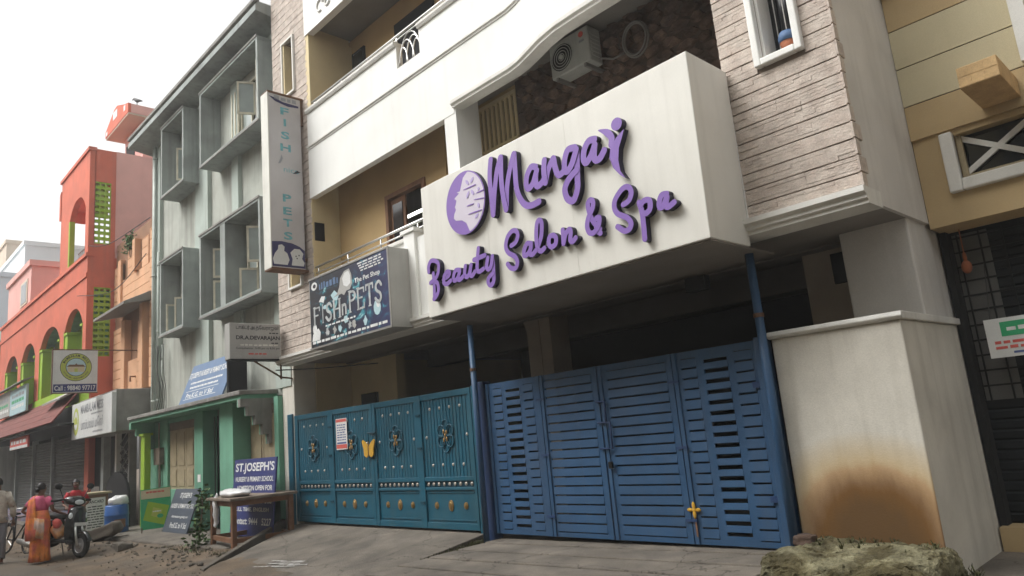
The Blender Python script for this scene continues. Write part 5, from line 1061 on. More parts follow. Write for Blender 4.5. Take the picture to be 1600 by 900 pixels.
for s, r_, a0, a1, sz, m in (("MAMBALAM MESS", .295, 155, 25, .07, 'text_dark'), ("AUTHENTIC VEGETARIAN FOOD", .34, 205, 335, .035, 'text_dark')):
    for i, ch in enumerate(s):
        if ch == ' ': continue
        t_ = R(a0+(a1-a0)*i/(len(s)-1)); up = 1 if a0 < 180 else -1
        rot = t_-math.pi/2 if up > 0 else t_+math.pi/2; a_, b_ = .57+r_*math.cos(t_), .72+r_*math.sin(t_)
        text('emblem_letter', ch, pu, a_-.5*sz*.7*math.cos(rot), b_-.5*sz*.7*math.sin(rot), sz*.7, sz, m, mu, .008, .02, rot=rot)
ct = thing('shop_counter', 'brown shop counter with printed white card poster on its side', 'counter', (-22.4, 5.4, .1)); B().box(-23.0, -21.95, 5.1, 5.75, .05, 1.1).build('body', 'wood_brown', ct, bevel=.01); box('top', 'wood_pale', ct, -23.05, -21.88, 5.0, 5.82, 1.1, 1.15)
box('poster', 'paper', ct, -21.945, -21.94, 5.22, 5.68, .2, 1.02); pc_ = SIDE(-21.94, 5.22, .2); text('lettering', 'PANCARD', pc_, .04, .68, .38, .08, 'text_dark', ct, .003, .02)
for k in range(9): dashes('print_line', pc_, .04, .42, .06+.065*k, .03, 'text_dark', ct, .003, .04, .12, .02)
ad = thing('arched_board', 'black arched board standing behind the blue drum', 'board', (-22.9, 6.2, .1)); B().prism([(-24.0, .1), (-21.85, .1), (-21.85, .95)]+[(-22.925+1.075*math.cos(t), .95+.68*math.sin(t)) for t in [R(10*i) for i in range(1, 18)]]+[(-24.0, .95)], 'y', 6.2, 6.26).build('panel', 'black_metal', ad)
dm = thing('blue_drum', 'blue plastic drum beside the shop counter', 'drum', (-20.45, 5.55, .1)); B().lathe((-20.45, 5.55, .08), [(.25, 0), (.27, .03), (.27, .22), (.285, .24), (.27, .26), (.27, .5), (.285, .52), (.27, .54), (.26, .74), (.24, .76)], 20).build('body', 'plastic_blue', dm, smooth=True); box('worn_label', 'wood_brown', dm, -20.182, -20.178, 5.42, 5.68, .3, .5)
bg2 = thing('plastic_bag', 'white plastic bag bulging on top of the blue drum', 'plastic bag', (-20.45, 5.55, .84)); crumple((-20.45, 5.58, .92), (.26, .24, .13), 11, 'bag', 'poly_white', bg2, amp=.5)

# ================================================================ ORANGE BUILDING
ob = thing('orange_building', 'orange building with lime arched verandas and green block screens', 'building', (-32, 6.0, .1))
XO, YO = -25.75, 6.0
def arch_wall(x0, x1, z0, z1, arches, name, y0=YO, y1=YO+.18, m='orange_wall'):
    """wall with flat-shouldered arch openings: (a, c, sill, spring, crown)"""
    b = B(); xs = x0
    for a, c, s_, sp, cr_ in arches:
        b.box(xs, a, y0, y1, z0, z1); b.box(a, c, y0, y1, z0, s_)
        n = 10; top = []
        for i in range(n+1):
            t = i/n; x = a+(c-a)*t; u = abs(2*t-1); top.append((x, sp+(cr_-sp)*(1-u**2.6)))
        for (p, q) in zip(top, top[1:]): b.prism([p, q, (q[0], z1), (p[0], z1)], 'y', y0, y1)
        xs = c
    b.box(xs, x1, y0, y1, z0, z1); return b.build(name, m, ob)
AR = [(-39.4, -36.6, 4.5, 6.35, 6.95), (-35.9, -33.2, 4.5, 6.35, 7.0), (-32.4, -29.2, 4.5, 6.4, 7.05), (-28.6, -26.15, 4.5, 6.45, 7.1)]
arch_wall(-41, XO, 4.25, 8.6, AR, 'front_wall')
for a, c, s_, sp, cr_ in AR:
    for q in ((a, a+.02, YO-.01, YO+.6, s_, sp+.1), (c-.02, c, YO-.01, YO+.6, s_, sp), (a+.021, a+.5, YO-.02, YO+.3, sp-.08, sp), (c-.28, c-.021, YO-.02, YO+.3, sp-.08, sp), (a+.021, a+.42, YO+.02, YO+.6, s_, sp-.08)): box('arch_lining', 'lime', ob, *q)
    box('veranda_wall', 'lime', ob, a, c, YO+1.2, YO+1.3, 4.25, 7.6)
box('sill_band', 'lime', ob, -33.2, -26.2, YO-.03, YO-.001, 3.9, 4.5)
box('veranda_ceiling', 'school_green', ob, -41, XO-.2, YO+.18, YO+1.3, 7.2, 7.3); box('terrace_slab', 'orange_wall', ob, -41, XO-.02, YO+.18, 12, 8.2, 8.4)
box('parapet_cap', 'orange_wall', ob, -41, XO+.03, YO-.06, YO+.2, 8.6, 8.72); box('cornice', 'orange_wall', ob, -41, XO, YO-.04, YO, 7.9, 8.05)
# side wall facing the camera, two screens
def jali_wall(z0, z1, j0, j1, y0, y1, ja, jb, m='orange_wall'):
    b = B(); b.box(XO-.18, XO, y0, ja, z0, z1); b.box(XO-.18, XO, jb, y1, z0, z1); b.box(XO-.18, XO, ja, jb, z0, j0); b.box(XO-.18, XO, ja, jb, j1, z1); b.build('side_wall', m, ob)
    b = B(); n = max(8, int((j1-j0)/.19)); dz = (j1-j0)/n; wy = (jb-ja)/3
    for k in range(n+1): z = j0+k*dz; b.box(XO-.1, XO-.02, ja, jb, z-.05, z+.05)
    for k in range(4): y = ja+wy*k; b.box(XO-.098, XO-.022, y-.024, y+.024, j0, j1)
    for r_ in range(n):
        pass
    b.build('block_screen', 'lime', ob, kind='stuff')
jali_wall(3.5, 8.6, 5.3, 7.58, YO+.18, 6.86, 6.2, 6.7)
box('screen_backing', 'school_green', ob, XO-.6, XO-.58, 6.2, 6.8, 5.3, 7.6)
jali_wall(8.6, 12.38, 9.05, 11.22, YO+.18, 6.8, 6.16, 6.66)
box('screen_backing', 'lime', ob, XO-.5, XO-.48, 6.2, 6.7, 10.1, 11.3)
arch_wall(-29.6, XO, 8.6, 12.3, [(-28.35, -26.15, 8.75, 10.4, 11.0)], 'front_wall'); box('arch_lining', 'lime', ob, -28.36, -28.2, YO-.01, YO+.15, 8.76, 10.45)
b = B().prism([(-29.8, 10.9), (-29.6, 10.85), (-29.6, 12.0), (-29.8, 11.9)], 'y', YO-.03, YO+.8); b.build('wing_wall', 'orange_wall', ob); box('room_ceiling', 'orange_wall', ob, -29.6, XO-.2, YO+.18, 6.85, 11.3, 11.45)
box('upper_side_wall', 'pink_wall', ob, XO-.2, XO-.01, 6.8, 12, 8.4, 12.4); box('roof_ridge', 'orange_wall', ob, -29.7, XO+.03, YO-.05, YO+.2, 12.3, 12.42)
b = B()
for k in range(9): b.tube([(-28.2+k*.25, YO+.3, 8.7), (-28.2+k*.25, YO+.3, 9.3)], .012, 5)
b.tube([(-28.3, YO+.3, 9.3), (-26.1, YO+.3, 9.3)], .018, 6); b.build('rail', 'steel_dull', ob)
# stair tower with sloping hood
box('stair_tower', 'pink_wall', ob, -28.3, -26.2, 7.77, 10.5, 8.4, 13.99); box('tower_window', 'dark_interior', ob, -28.1, -27.1, 7.75, 7.768, 12.5, 13.6)
box('hood_slab', 'far_cream', ob, -28.68, -25.92, 7.2, 9.0, 13.99, 14.05)
B().prism([(-28.7, 14.05), (-25.9, 14.05), (-25.9, 14.4), (-26.3, 14.5), (-27.24, 14.83), (-27.6, 14.8), (-28.7, 14.3)], 'y', 7.18, 7.28).build('stair_hood', 'orange_wall', ob)
box('hood_side', 'pink_wall', ob, -26.0, -25.9, 7.281, 9.0, 14.05, 14.39)
for x, z, w_, h_ in ((-27.7, 14.4, .5, .3), (-28.6, 14.1, .18, .15), (-26.4, 14.25, .18, .2)): box('hood_opening', 'far_white', ob, x, x+w_, 7.172, 7.178, z, z+h_)
# red tiled awning, shutters
for k in range(4):
    y0 = 5.2+.18*k; z0 = 3.3+.235*k; b = B(); b.prism([(y0, z0), (y0+.2, z0+.25), (y0+.215, z0+.22), (y0+.03, z0-.03)], 'x', -41, -26.12); b.build('awning_course', 'tile_red', ob)
B().prism([(5.25, 3.24), (5.95, 4.15), (5.99, 3.24)], 'x', -41, -40.8).build('awning_end', 'tile_red', ob)
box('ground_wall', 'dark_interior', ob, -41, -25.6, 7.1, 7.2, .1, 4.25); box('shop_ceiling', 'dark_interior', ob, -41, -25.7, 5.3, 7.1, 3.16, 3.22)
def shutter(x0, x1):
    b = B(); z = .38
    while z < 3.0: b.prism([(6.84, z), (6.80, z+.03), (6.80, z+.075), (6.84, z+.105)], 'x', x0, x1); z += .105
    b.build('roller_shutter', 'shutter_grey', ob, kind='stuff')
for x0, x1 in ((-40.3, -36.95), (-36.75, -33.5), (-33.3, -28.6)): shutter(x0, x1)
for x in (-40.5, -36.95, -33.5, -28.5): box('shutter_post', 'orange_wall' if x == -28.5 else 'grey_box', ob, x, x+(.5 if x == -28.5 else .2), 6.7, 6.9, .36, 3.2)
box('dark_shop', 'dark_interior', ob, -28.0, -25.72, 7.0, 7.05, .36, 3.1); box('shop_glass', 'glass_dark', ob, -27.6, -26.6, 6.7, 6.72, .36, 1.2)
t = thing('shop_board', 'faded pair of pale green shop boards under a small tin hood', 'sign', (-35, 5.75, 4.2))
b = B().box(-36.1, -32.9, 5.7, 5.78, 4.2, 5.22); b.build('board', 'emblem_sky', t); b = B().box(-39.2, -36.15, 5.7, 5.78, 4.25, 5.3); b.build('board', 'board_grey', t); B().prism([(5.5, 5.3), (5.5, 5.34), (5.9, 5.5), (5.9, 5.46)], 'x', -39.4, -32.8).build('hood', 'grey_concrete', t)
for x0 in (-38.9, -35.8):
    pl = FACE(x0, 5.7, 4.25)
    for k in range(3): dashes('lettering', pl, .1, 2.5, .62-.22*k, .14, ('text_grey', 'green_print', 'text_white')[k], t, .003, .25, .6, .08)
t = thing('red_sign', 'small red sign with white lettering hanging below the tiled awning', 'sign', (-33, 5.4, 2.7)); B().box(-33.8, -30.6, 5.4, 5.46, 2.75, 3.2).build('board', 'paper_red', t); pl = FACE(-33.8, 5.4, 2.75); dashes('lettering', pl, .2, 2.9, .18, .14, 'text_white', t, .003, .3, .6, .15); poly('white_strip', pl, [(0, 0), (3.2, 0), (3.2, .1), (0, .1)], 'text_white', t)
b = B().prism([(5.45, 4.0), (5.45, 4.06), (5.99, 4.35), (5.99, 4.29)], 'x', -28.8, -26.3); tag(b.build('tin_sheet', 'steel_dull'), 'loose tin sheet lying under the lime veranda wall', 'tin sheet')
# crow on the stair hood
cw = thing('crow', 'small black crow perched on the stair tower hood', 'bird', (-26.0, 7.5, 14.4)); b = B(); b.T = Matrix.Translation((-25.97, 7.5, 14.45)) @ Matrix.Rotation(R(200), 4, 'Z')
b.tube([(-.26, 0, .04), (-.12, 0, .1), (0, 0, .13), (.1, 0, .2), (.16, 0, .25), (.21, 0, .245), (.28, 0, .225)], .05, 8, rs=[.02, .045, .075, .06, .045, .03, .006]); b.tube([(0, .02, .1), (0, .02, -.06)], .008, 5); b.tube([(0, -.02, .1), (0, -.02, -.06)], .008, 5); b.build('body', 'hair', cw, smooth=True)
# houses beyond
def house(name, lab, m, x0, x1, y0, y1, z1, wins, zb=-.01):
    t = thing(name, lab, 'building', ((x0+x1)/2, y0, max(0, zb))); box('wall', m, t, x0, x1, y0, y1, zb, z1); box('parapet', m, t, x0-.1, x1+.1, y0-.1, y1+.1, z1, z1+.25)
    for (y, z, w_, h_) in wins: f_ = box('window', 'far_cream', t, x1, x1+.05, y, y+w_, z, z+h_); box('pane', 'glass_dark', f_, x1+.05, x1+.06, y+.08, y+w_-.08, z+.08, z+h_-.08)
    return t
t = house('pink_house', 'pale pink rooftop room behind the orange parapet', 'pink_wall', -41.5, -36.3, 6.3, 7.5, 10.75, [], 8.38); f_ = box('window', 'far_cream', t, -38.4, -36.9, 6.27, 6.298, 9.2, 10.3); box('pane', 'glass_dark', f_, -38.2, -37.1, 6.26, 6.268, 9.3, 10.2)
t = house('white_house', 'tall white house standing beyond the pink rooftop room', 'far_white', -60, -50, 8.3, 12.5, 15.4, [(11, 13, .8, 1)]); t2 = house('cream_house', 'cream house with dark side window beyond the white house', 'far_cream', -72, -61, 9.0, 12, 18.4, [(10, 15, .9, 1.4)])
t = house('blue_white_house', 'pale blue house at the far end of the street', 'far_blue', -58, -46, 5.6, 8.0, 12.4, []); box('window', 'glass_dark', t, -57, -54, 5.55, 5.598, 9, 10.5)
house('grey_shop_house', 'low grey shop house past the orange building', 'grey_wall', -54, -41.2, 5.8, 11, 7.9, []); house('far_house', 'beige house closing the end of the street', 'far_cream', -110, -75, 4.0, 12, 10.5, [])
# cables across the street front
for k, q in enumerate(([(-21.5, 6.5, 7.7), (-23.5, 6.2, 7.0), (-26.5, 5.9, 7.4)], [(-13.1, 6.3, 3.3), (-12, 6.6, 3.2), (-10.5, 6.9, 3.1)], [(-21.5, 6.6, 8.8), (-24, 6.2, 8.6), (-25.6, 6.0, 8.9)])):
    tag(B().tube(spline(q, 8), .012, 5).build('cable', 'cable', smooth=True), ('thin black cable sagging from the grey building to the orange one', 'thin black cable running along the apartment ground floor ceiling', 'upper black cable between the grey building and the orange parapet')[k], 'cable')
tf = thing('parapet_plant', 'small weed growing from the salmon parapet', 'plant', (-23.9, 6.7, 8.3)); b = B(); leafy(b, [(-23.9+random.gauss(0, .18), 6.7, 8.55+random.gauss(0, .15)) for _ in range(30)], 260, .06, .09); b.build('leaves', 'foliage', tf, kind='stuff'); B().tube([(-23.9, 6.75, 8.2), (-23.88, 6.7, 8.6)], .015, 5).build('stem', 'wood_grey', tf)

# ================================================================ RUBBLE, GRASS
b = B()
for _ in range(260):
    x = random.uniform(-21.5, -12.2); y = random.gauss(4.75, .35); 
    if y < 3.4 or y > 5.6: continue
    if x > -13.4 and y > 4.3+(-11.8-x)*1.25: continue
    r = abs(random.gauss(.008, .016))+.006; b.ball((x, y, vz(x, y)+r*.3), (r*random.uniform(.8, 1.5), r, r*.65), 6, 4)
for _ in range(260): x = random.uniform(-22, -6); y = random.uniform(3.4, 4.6); r = random.uniform(.006, .018); b.ball((x, y, vz(x, y)+r*.3), r, 5, 3)
b.build('pebbles', 'concrete_kerb')['kind'] = 'stuff'
b = B()
for _ in range(130): t_ = random.random(); tuft(b, (-7.73+random.gauss(0, .04), 4.5+2.1*t_, .1+.2*t_), 5, .1, .05, .008)
for _ in range(70): tuft(b, (random.uniform(-15.5, -12.5), random.gauss(5.15, .12), .1), 5, .1, .06, .008)
for _ in range(60): tuft(b, (random.uniform(-3.3, -1.6), random.gauss(5.55, .1), .15), 5, .12, .06, .01)
b.build('grass', 'moss')['kind'] = 'stuff'
struct(B().box(-7.86, -7.61, 4.3, 6.7, -.05, .2).build('drain_strip', 'moss'))
for i, (x0, x1, y0, y1, z1, lab) in enumerate(((-19.9, -18.6, 4.75, 5.05, .28, 'long grey stone slab lying tilted beside the scooter'), (-19.5, -19.0, 5.1, 5.45, .2, 'broken concrete lump near the blue drum'), (-17.2, -16.6, 4.55, 4.85, .22, 'broken concrete lump at the porch edge'))):
    tt = thing('rubble_slab', lab, 'rubble', ((x0+x1)/2, (y0+y1)/2, .05)); rough_block('slab', x0, x1, y0, y1, .02, z1, 8, .04, 'concrete_kerb', 20+i, tt)
    if i == 0: tt.rotation_euler = (0, R(-14), R(20)); tt.location.z = .18

# ================================================================ PEOPLE
def skin_body(name, parent, verts, edges, root, T, m='skin', sub=2):
    """one continuous body grown over a skeleton; verts: name -> (pos, radius or (rx, ry))"""
    keys = list(verts); me = bpy.data.meshes.new(name); me.from_pydata([verts[k][0] for k in keys], [(keys.index(a), keys.index(b_)) for a, b_ in edges], [])
    o = bpy.data.objects.new('tmp', me); C.objects.link(o); md = o.modifiers.new('s', 'SKIN'); md.use_smooth_shade = True
    for k, sv in zip(keys, me.skin_vertices[0].data):
        r_ = verts[k][1]; sv.radius = r_ if hasattr(r_, '__len__') else (r_, r_); sv.use_root = (k == root)
    sb = o.modifiers.new('u', 'SUBSURF'); sb.levels = sub; sb.render_levels = sub
    dg = bpy.context.evaluated_depsgraph_get(); new = bpy.data.meshes.new_from_object(o.evaluated_get(dg)); bpy.data.objects.remove(o)
    off = Vector(ORG[parent.name])
    for v in new.vertices: v.co = T @ v.co - off
    new.name = name; new.materials.clear(); new.materials.append(MT[m]); new.polygons.foreach_set('use_smooth', [True]*len(new.polygons))
    r_ = bpy.data.objects.new(name, new); C.objects.link(r_); r_.parent = parent; ORG[r_.name] = tuple(off); return r_
def skeleton(arms, stance=((.09, .02), (.09, .02)), lean=0.0, headturn=0):
    """arms: {'l': (elbow, wrist, handdir), 'r': ...}; stance: knee and ankle y offsets per side"""
    V = {'pelvis': ((0, 0, .93), (.13, .10)), 'waist': ((0, lean*.3, 1.06), (.12, .09)), 'chest': ((0, lean*.7, 1.25), (.135, .10)), 'collar': ((0, lean, 1.38), (.09, .07)), 'neck': ((0, lean+.005, 1.46), .048), 'jaw': ((0, lean+.03, 1.53), (.058, .07)), 'head': ((0, lean+.025, 1.61), (.075, .092)), 'crown': ((0, lean+.015, 1.68), (.055, .065))}
    V['nose'] = ((0, lean+.125, 1.575), .012)
    E_ = [('pelvis', 'waist'), ('waist', 'chest'), ('chest', 'collar'), ('collar', 'neck'), ('neck', 'jaw'), ('jaw', 'head'), ('head', 'crown'), ('jaw', 'nose')]
    for s, k in ((-1, 'l'), (1, 'r')):
        el, wr, hd = [Vector(q) for q in arms[k]]; hd = hd.normalized(); sh = Vector((s*.175, lean, 1.375))
        V[k+'sh'] = (tuple(sh), .052); V[k+'ua'] = (tuple(sh.lerp(el, .5)), .045); V[k+'el'] = (tuple(el), .037); V[k+'wr'] = (tuple(wr), .024); pm_ = wr+hd*.06; V[k+'pm'] = (tuple(pm_), (.034, .018))
        E_ += [('collar', k+'sh'), (k+'sh', k+'ua'), (k+'ua', k+'el'), (k+'el', k+'wr'), (k+'wr', k+'pm')]
        sd_ = hd.cross(Vector((0, 0, 1))); sd_ = sd_.normalized() if sd_.length > .2 else Vector((0, 1, 0)); dn = hd.cross(sd_)
        for i, (o_, l) in enumerate(((-.028, .07), (-.010, .08), (.010, .075), (.028, .06))):
            a = pm_+hd*.035+sd_*o_; b_ = a+hd*l*.55+dn*.004; c_ = b_+hd*l*.35+dn*.022
            for q, p_ in (('a', a), ('b', b_), ('c', c_)): V[f'{k}f{i}{q}'] = (tuple(p_), .0085)
            E_ += [(k+'pm', f'{k}f{i}a'), (f'{k}f{i}a', f'{k}f{i}b'), (f'{k}f{i}b', f'{k}f{i}c')]
        th = wr+hd*.035-sd_*.038; V[k+'t'] = (tuple(th), .010); V[k+'t2'] = (tuple(th+hd*.04-sd_*.012), .009); E_ += [(k+'pm', k+'t'), (k+'t', k+'t2')]
        ky, ay = stance[0 if k == 'l' else 1]
        V[k+'hip'] = ((s*.095, 0, .87), .088); V[k+'kn'] = ((s*.10, ky, .49), .056); V[k+'cf'] = ((s*.10, (ky+ay)/2-.02, .34), .052); V[k+'an'] = ((s*.10, ay-.02, .085), .034); V[k+'bl'] = ((s*.11, ay+.09, .035), (.04, .025)); V[k+'to'] = ((s*.115, ay+.16, .025), (.035, .018)); V[k+'he'] = ((s*.10, ay-.06, .03), .03)
        E_ += [('pelvis', k+'hip'), (k+'hip', k+'kn'), (k+'kn', k+'cf'), (k+'cf', k+'an'), (k+'an', k+'bl'), (k+'bl', k+'to'), (k+'an', k+'he')]
    return V, E_
def loft(T, secs, n=28, fold=0, nf=9, caps=False):
    """secs: (cx, cy, z, rx, ry)"""
    b = B(); b.T = T; rings = []
    for i, (cx, cy, z, rx, ry) in enumerate(secs):
        f_ = fold*(i/(len(secs)-1))**1.3 if fold else 0
        rings.append([(cx+rx*math.cos(t)*(1+f_*math.sin(nf*t+i*.35)), cy+ry*math.sin(t)*(1+f_*math.sin(nf*t+i*.35)), z) for t in [2*math.pi*k/n for k in range(n)]])
    b.ring(rings, 0, caps); return b
def sleeve(T, p, q, r0, r1, k=1.0, n=12):
    p, q = Vector(p), Vector(q); b = B(); b.T = T; b.tube([p, p.lerp(q, .5), p.lerp(q, k)], r0, n, rs=[r0, (r0+r1)/2, r1]); return b
def cloth_solid(o, th=.006):
    md = o.modifiers.new('t', 'SOLIDIFY'); md.thickness = th; md.offset = 0; return o
def place(loc, rz, k): return Matrix.Translation(loc) @ Matrix.Rotation(rz, 4, 'Z') @ Matrix.Scale(k, 4)
def hair_cap(T, par, lean=0, bun=False, back=-.01, dz=0):
    b = B(); b.T = T; n, mrow = 20, 10; rings = []
    for i in range(mrow+1):
        t = R(4+i*10.5); q = []
        for k in range(n):
            a = 2*math.pi*k/n; front = max(0, math.sin(a)); rr = math.sin(t)
            z = math.cos(t)*.118*(1 if t < R(90) else 1); cut = 1-.0*front
            zz = z if not (front > .3 and z < .045) else .045+(z-.045)*.1
            q.append((.088*rr*math.cos(a), lean+.018+back+.106*rr*math.sin(a)*(1-.02*front), 1.60+dz+zz))
        rings.append(q)
    b.ring(rings)
    if bun: b.ball((0, lean-.115, 1.56), (.05, .045, .05), 12, 8)
    return b.build('hair', 'hair', par, smooth=True)
# --- woman in the orange sari, one hand on her hip
wl = (-17.82, 3.42, 0.0); T = place(wl, R(42), .925)
wo_ = thing('person', 'woman in orange sari and pink blouse standing with one hand on her hip', 'person', wl)
ARM = {'l': ((-.36, -.10, 1.13), (-.17, -.02, 1.0), (.9, .25, -.2)), 'r': ((.29, .0, 1.10), (.34, .24, 1.0), (.25, .9, -.35))}
V, E_ = skeleton(ARM, ((.02, .0), (.03, .02))); skin_body('body', wo_, V, E_, 'pelvis', T); hair_cap(T, wo_, 0, True)
cloth_solid(loft(T, [(0, 0, 1.08, .155, .118), (0, 0, 1.2, .16, .128), (0, 0, 1.32, .168, .125), (0, 0, 1.38, .16, .105), (0, 0, 1.43, .09, .075)]).build('blouse', 'blouse_pink', wo_, smooth=True))
for k, s in (('l', -1), ('r', 1)): cloth_solid(sleeve(T, (s*.14, 0, 1.375), ARM[k][0], .072, .056, .62).build('sleeve', 'blouse_pink', wo_, smooth=True))
cloth_solid(loft(T, [(0, 0, 1.12, .155, .12), (0, 0, 1.0, .18, .145), (0, -.01, .9, .2, .17), (0, 0, .7, .195, .175), (0, .01, .45, .185, .17), (0, .015, .2, .19, .17), (0, .02, .045, .205, .185)], 72, .085, 11).build('sari', 'sari', wo_, smooth=True))
def sheet(T, rows, name, m, par, wav=.012):
    b = B(); b.T = T; nv = 12; nr = len(rows)
    for i, (p, q, bul) in enumerate(rows):
        p, q = Vector(p), Vector(q)
        for j in range(nv+1):
            t = j/nv; c_ = p.lerp(q, t); c_ = c_+Vector((0, -bul*math.sin(math.pi*t)-wav*math.sin(t*14+i*.6), 0)); b.v.append(tuple(b.T @ c_))
    for i in range(nr-1):
        for j in range(nv): a = i*(nv+1)+j; b.f.append([a, a+1, a+nv+2, a+nv+1]); b.mi.append(0)
    return cloth_solid(b.build(name, m, par, smooth=True), .008)
sheet(T, [((-.19, .10, 1.30), (-.06, .12, 1.36), .0), ((-.2, .02, 1.42), (-.07, .0, 1.45), 0), ((-.215, -.09, 1.34), (-.05, -.105, 1.37), .02), ((-.2, -.14, 1.15), (-.0, -.15, 1.16), .02), ((-.2, -.17, .95), (.06, -.18, .93), .03), ((-.2, -.19, .72), (.1, -.2, .7), .03), ((-.19, -.2, .5), (.1, -.205, .5), .03)], 'pallu', 'sari', wo_)
sheet(T, [((.02, -.195, .98), (.2, -.13, .93), .03), ((.02, -.21, .78), (.215, -.14, .72), .035), ((.0, -.215, .6), (.2, -.15, .5), .035)], 'sari_border', 'sari_border', wo_)
# --- person in red behind the scooter, facing the street
rl = (-18.45, 4.2, .1); T = place(rl, R(-112), .865)
rp_ = thing('person', 'person in a red top leaning behind the black scooter', 'person', rl)
ARM = {'l': ((-.28, .06, 1.12), (-.2, .28, 1.05), (.1, .9, -.2)), 'r': ((.27, .08, 1.12), (.16, .29, 1.06), (-.2, .9, -.2))}
V, E_ = skeleton(ARM, ((.02, .0), (.02, .0)), .05); skin_body('body', rp_, V, E_, 'pelvis', T); hair_cap(T, rp_, .05, True, -.012)
cloth_solid(loft(T, [(0, 0, .78, .19, .15), (0, 0, .95, .17, .135), (0, .015, 1.08, .155, .12), (0, .035, 1.25, .168, .128), (0, .05, 1.38, .16, .1), (0, .05, 1.44, .085, .075)]).build('top', 'shirt_red', rp_, smooth=True))
for k, s in (('l', -1), ('r', 1)): cloth_solid(sleeve(T, (s*.14, .05, 1.375), ARM[k][0], .075, .06, .85).build('sleeve', 'shirt_red', rp_, smooth=True))
for s in (-1, 1): b = B(); b.T = T; b.ball((s*.2, .07, 1.27), (.05, .05, .06), 10, 8); b.build('sleeve_patch', 'paper', rp_, smooth=True)
b = B(); b.T = T; [b.box(x, x+.018, .165, .17, 1.17, 1.24) for x in (-.07, -.03, .01, .05)]; b.build('chest_print', 'paper', rp_)
cloth_solid(loft(T, [(0, 0, .95, .165, .13), (0, 0, .7, .2, .17), (0, 0, .4, .2, .18), (0, 0, .15, .2, .18)], 40, .04, 9).build('skirt', 'trousers_grey', rp_, smooth=True))
for s in (-1, 1): b = B(); b.T = T; b.ball((s*.032, .05+.108, 1.60), (.014, .008, .008), 8, 6); b.build('eye', 'paper', rp_, smooth=True); b = B(); b.T = T; b.ball((s*.032, .05+.114, 1.60), (.006, .005, .007), 8, 6); b.build('pupil', 'hair', rp_, smooth=True)
b = B(); b.T = T; b.ball((0, .05+.105, 1.53), (.026, .008, .008), 8, 6); b.build('mouth', 'blouse_pink', rp_, smooth=True)
# --- man walking past on the left
ml = (-19.15, 2.88, 0); T = place(ml, R(82), 1.03)
mn = thing('person', 'man in a pale checked shirt and grey trousers seen from behind', 'person', ml)
ARM = {'l': ((-.25, .05, 1.1), (-.22, .2, .92), (0, .6, -.8)), 'r': ((.27, -.05, 1.1), (.29, .02, .86), (0, .25, -1))}
V, E_ = skeleton(ARM, ((.14, .12), (-.02, -.14))); skin_body('body', mn, V, E_, 'pelvis', T); hair_cap(T, mn)
cloth_solid(loft(T, [(0, 0, .8, .195, .15), (0, 0, .95, .185, .145), (0, 0, 1.1, .175, .13), (0, 0, 1.28, .19, .135), (0, 0, 1.4, .17, .1), (0, 0, 1.45, .08, .075)], 36, .02, 7).build('shirt', 'shirt_pale', mn, smooth=True))
for k, s in (('l', -1), ('r', 1)):
    cloth_solid(sleeve(T, (s*.15, 0, 1.38), ARM[k][0], .078, .058).build('sleeve', 'shirt_pale', mn, smooth=True)); cloth_solid(sleeve(T, ARM[k][0], ARM[k][1], .058, .045, .85).build('sleeve', 'shirt_pale', mn, smooth=True))
for s, (ky, ay) in ((-1, (.14, .12)), (1, (-.02, -.14))): b = B(); b.T = T; b.tube([(s*.09, 0, .9), (s*.1, ky, .5), (s*.1, ay-.02, .1)], .1, 16, rs=[.112, .082, .075]); b.build('trouser_leg', 'trousers_grey', mn, smooth=True)

# ================================================================ SCOOTER
HD = math.atan2(.58, 1.52); so = (-17.22-.65*math.cos(HD), 3.97-.65*math.sin(HD), vz(-17.6, 3.85)+.01)
scr = thing('scooter', 'black scooter parked at the road edge with a chrome front wheel', 'scooter', so)
T = Matrix.Translation(so) @ Matrix.Rotation(HD, 4, 'Z') @ Matrix.Rotation(R(-5), 4, 'X') @ Matrix.Scale(1.1, 4)
def SB(): b = B(); b.T = T; return b
def secs(b, ss, n=20, pw=2.6):
    """sections along x: (x, zc, half width, half height)"""
    rings = []
    for x, zc, hw, hh in ss:
        q = []
        for k in range(n):
            t = 2*math.pi*k/n; c_, s_ = math.cos(t), math.sin(t); q.append((x, hw*math.copysign(abs(c_)**(2/pw), c_), zc+hh*math.copysign(abs(s_)**(2/pw), s_)))
        rings.append(q)
    return b.ring(rings)
def wheel(x, z=.215):
    w_ = SB(); w_.tube([(x+.165*math.cos(t), 0, z+.165*math.sin(t)) for t in [R(12*i) for i in range(30)]], .05, 10, closed=True); w_ = w_.build('wheel', 'rubber', scr, smooth=True)
    r_ = SB(); r_.lathe((x, 0, z), [(.05, -.035), (.06, -.03), (.125, -.03), (.13, -.036), (.13, .036), (.125, .03), (.06, .03), (.05, .035)], 24, 'y'); r_.build('rim', 'alloy', w_, smooth=False)
    for k in range(5): t = R(72*k); sp = SB(); sp.tube([(x+.03*math.cos(t), 0, z+.03*math.sin(t)), (x+.14*math.cos(t), 0, z+.14*math.sin(t))], .022, 6); sp.T = T; sp.v = [v for v in sp.v]; sp.build('spoke', 'steel', w_, smooth=True)
    h_ = SB(); h_.lathe((x, 0, z), [(.04, -.06), (.045, -.04), (.045, .04), (.04, .06)], 14, 'y'); h_.build('hub', 'steel_dull', w_)
wheel(.65); wheel(-.62)
b = SB(); 
for s in (-1, 1): b.tube([(.65, s*.075, .22), (.58, s*.075, .42), (.5, s*.05, .62)], .022, 8)
b.build('fork', 'steel', scr, smooth=True)
b = SB(); rings = []
for i in range(9):
    t = R(15+i*16); rings.append([(.65+r_*math.cos(t), y, .215+r_*math.sin(t)) for r_, y in ((.235, -.06), (.262, -.03), (.268, 0), (.262, .03), (.235, .06), (.245, .03), (.25, 0), (.245, -.03))])
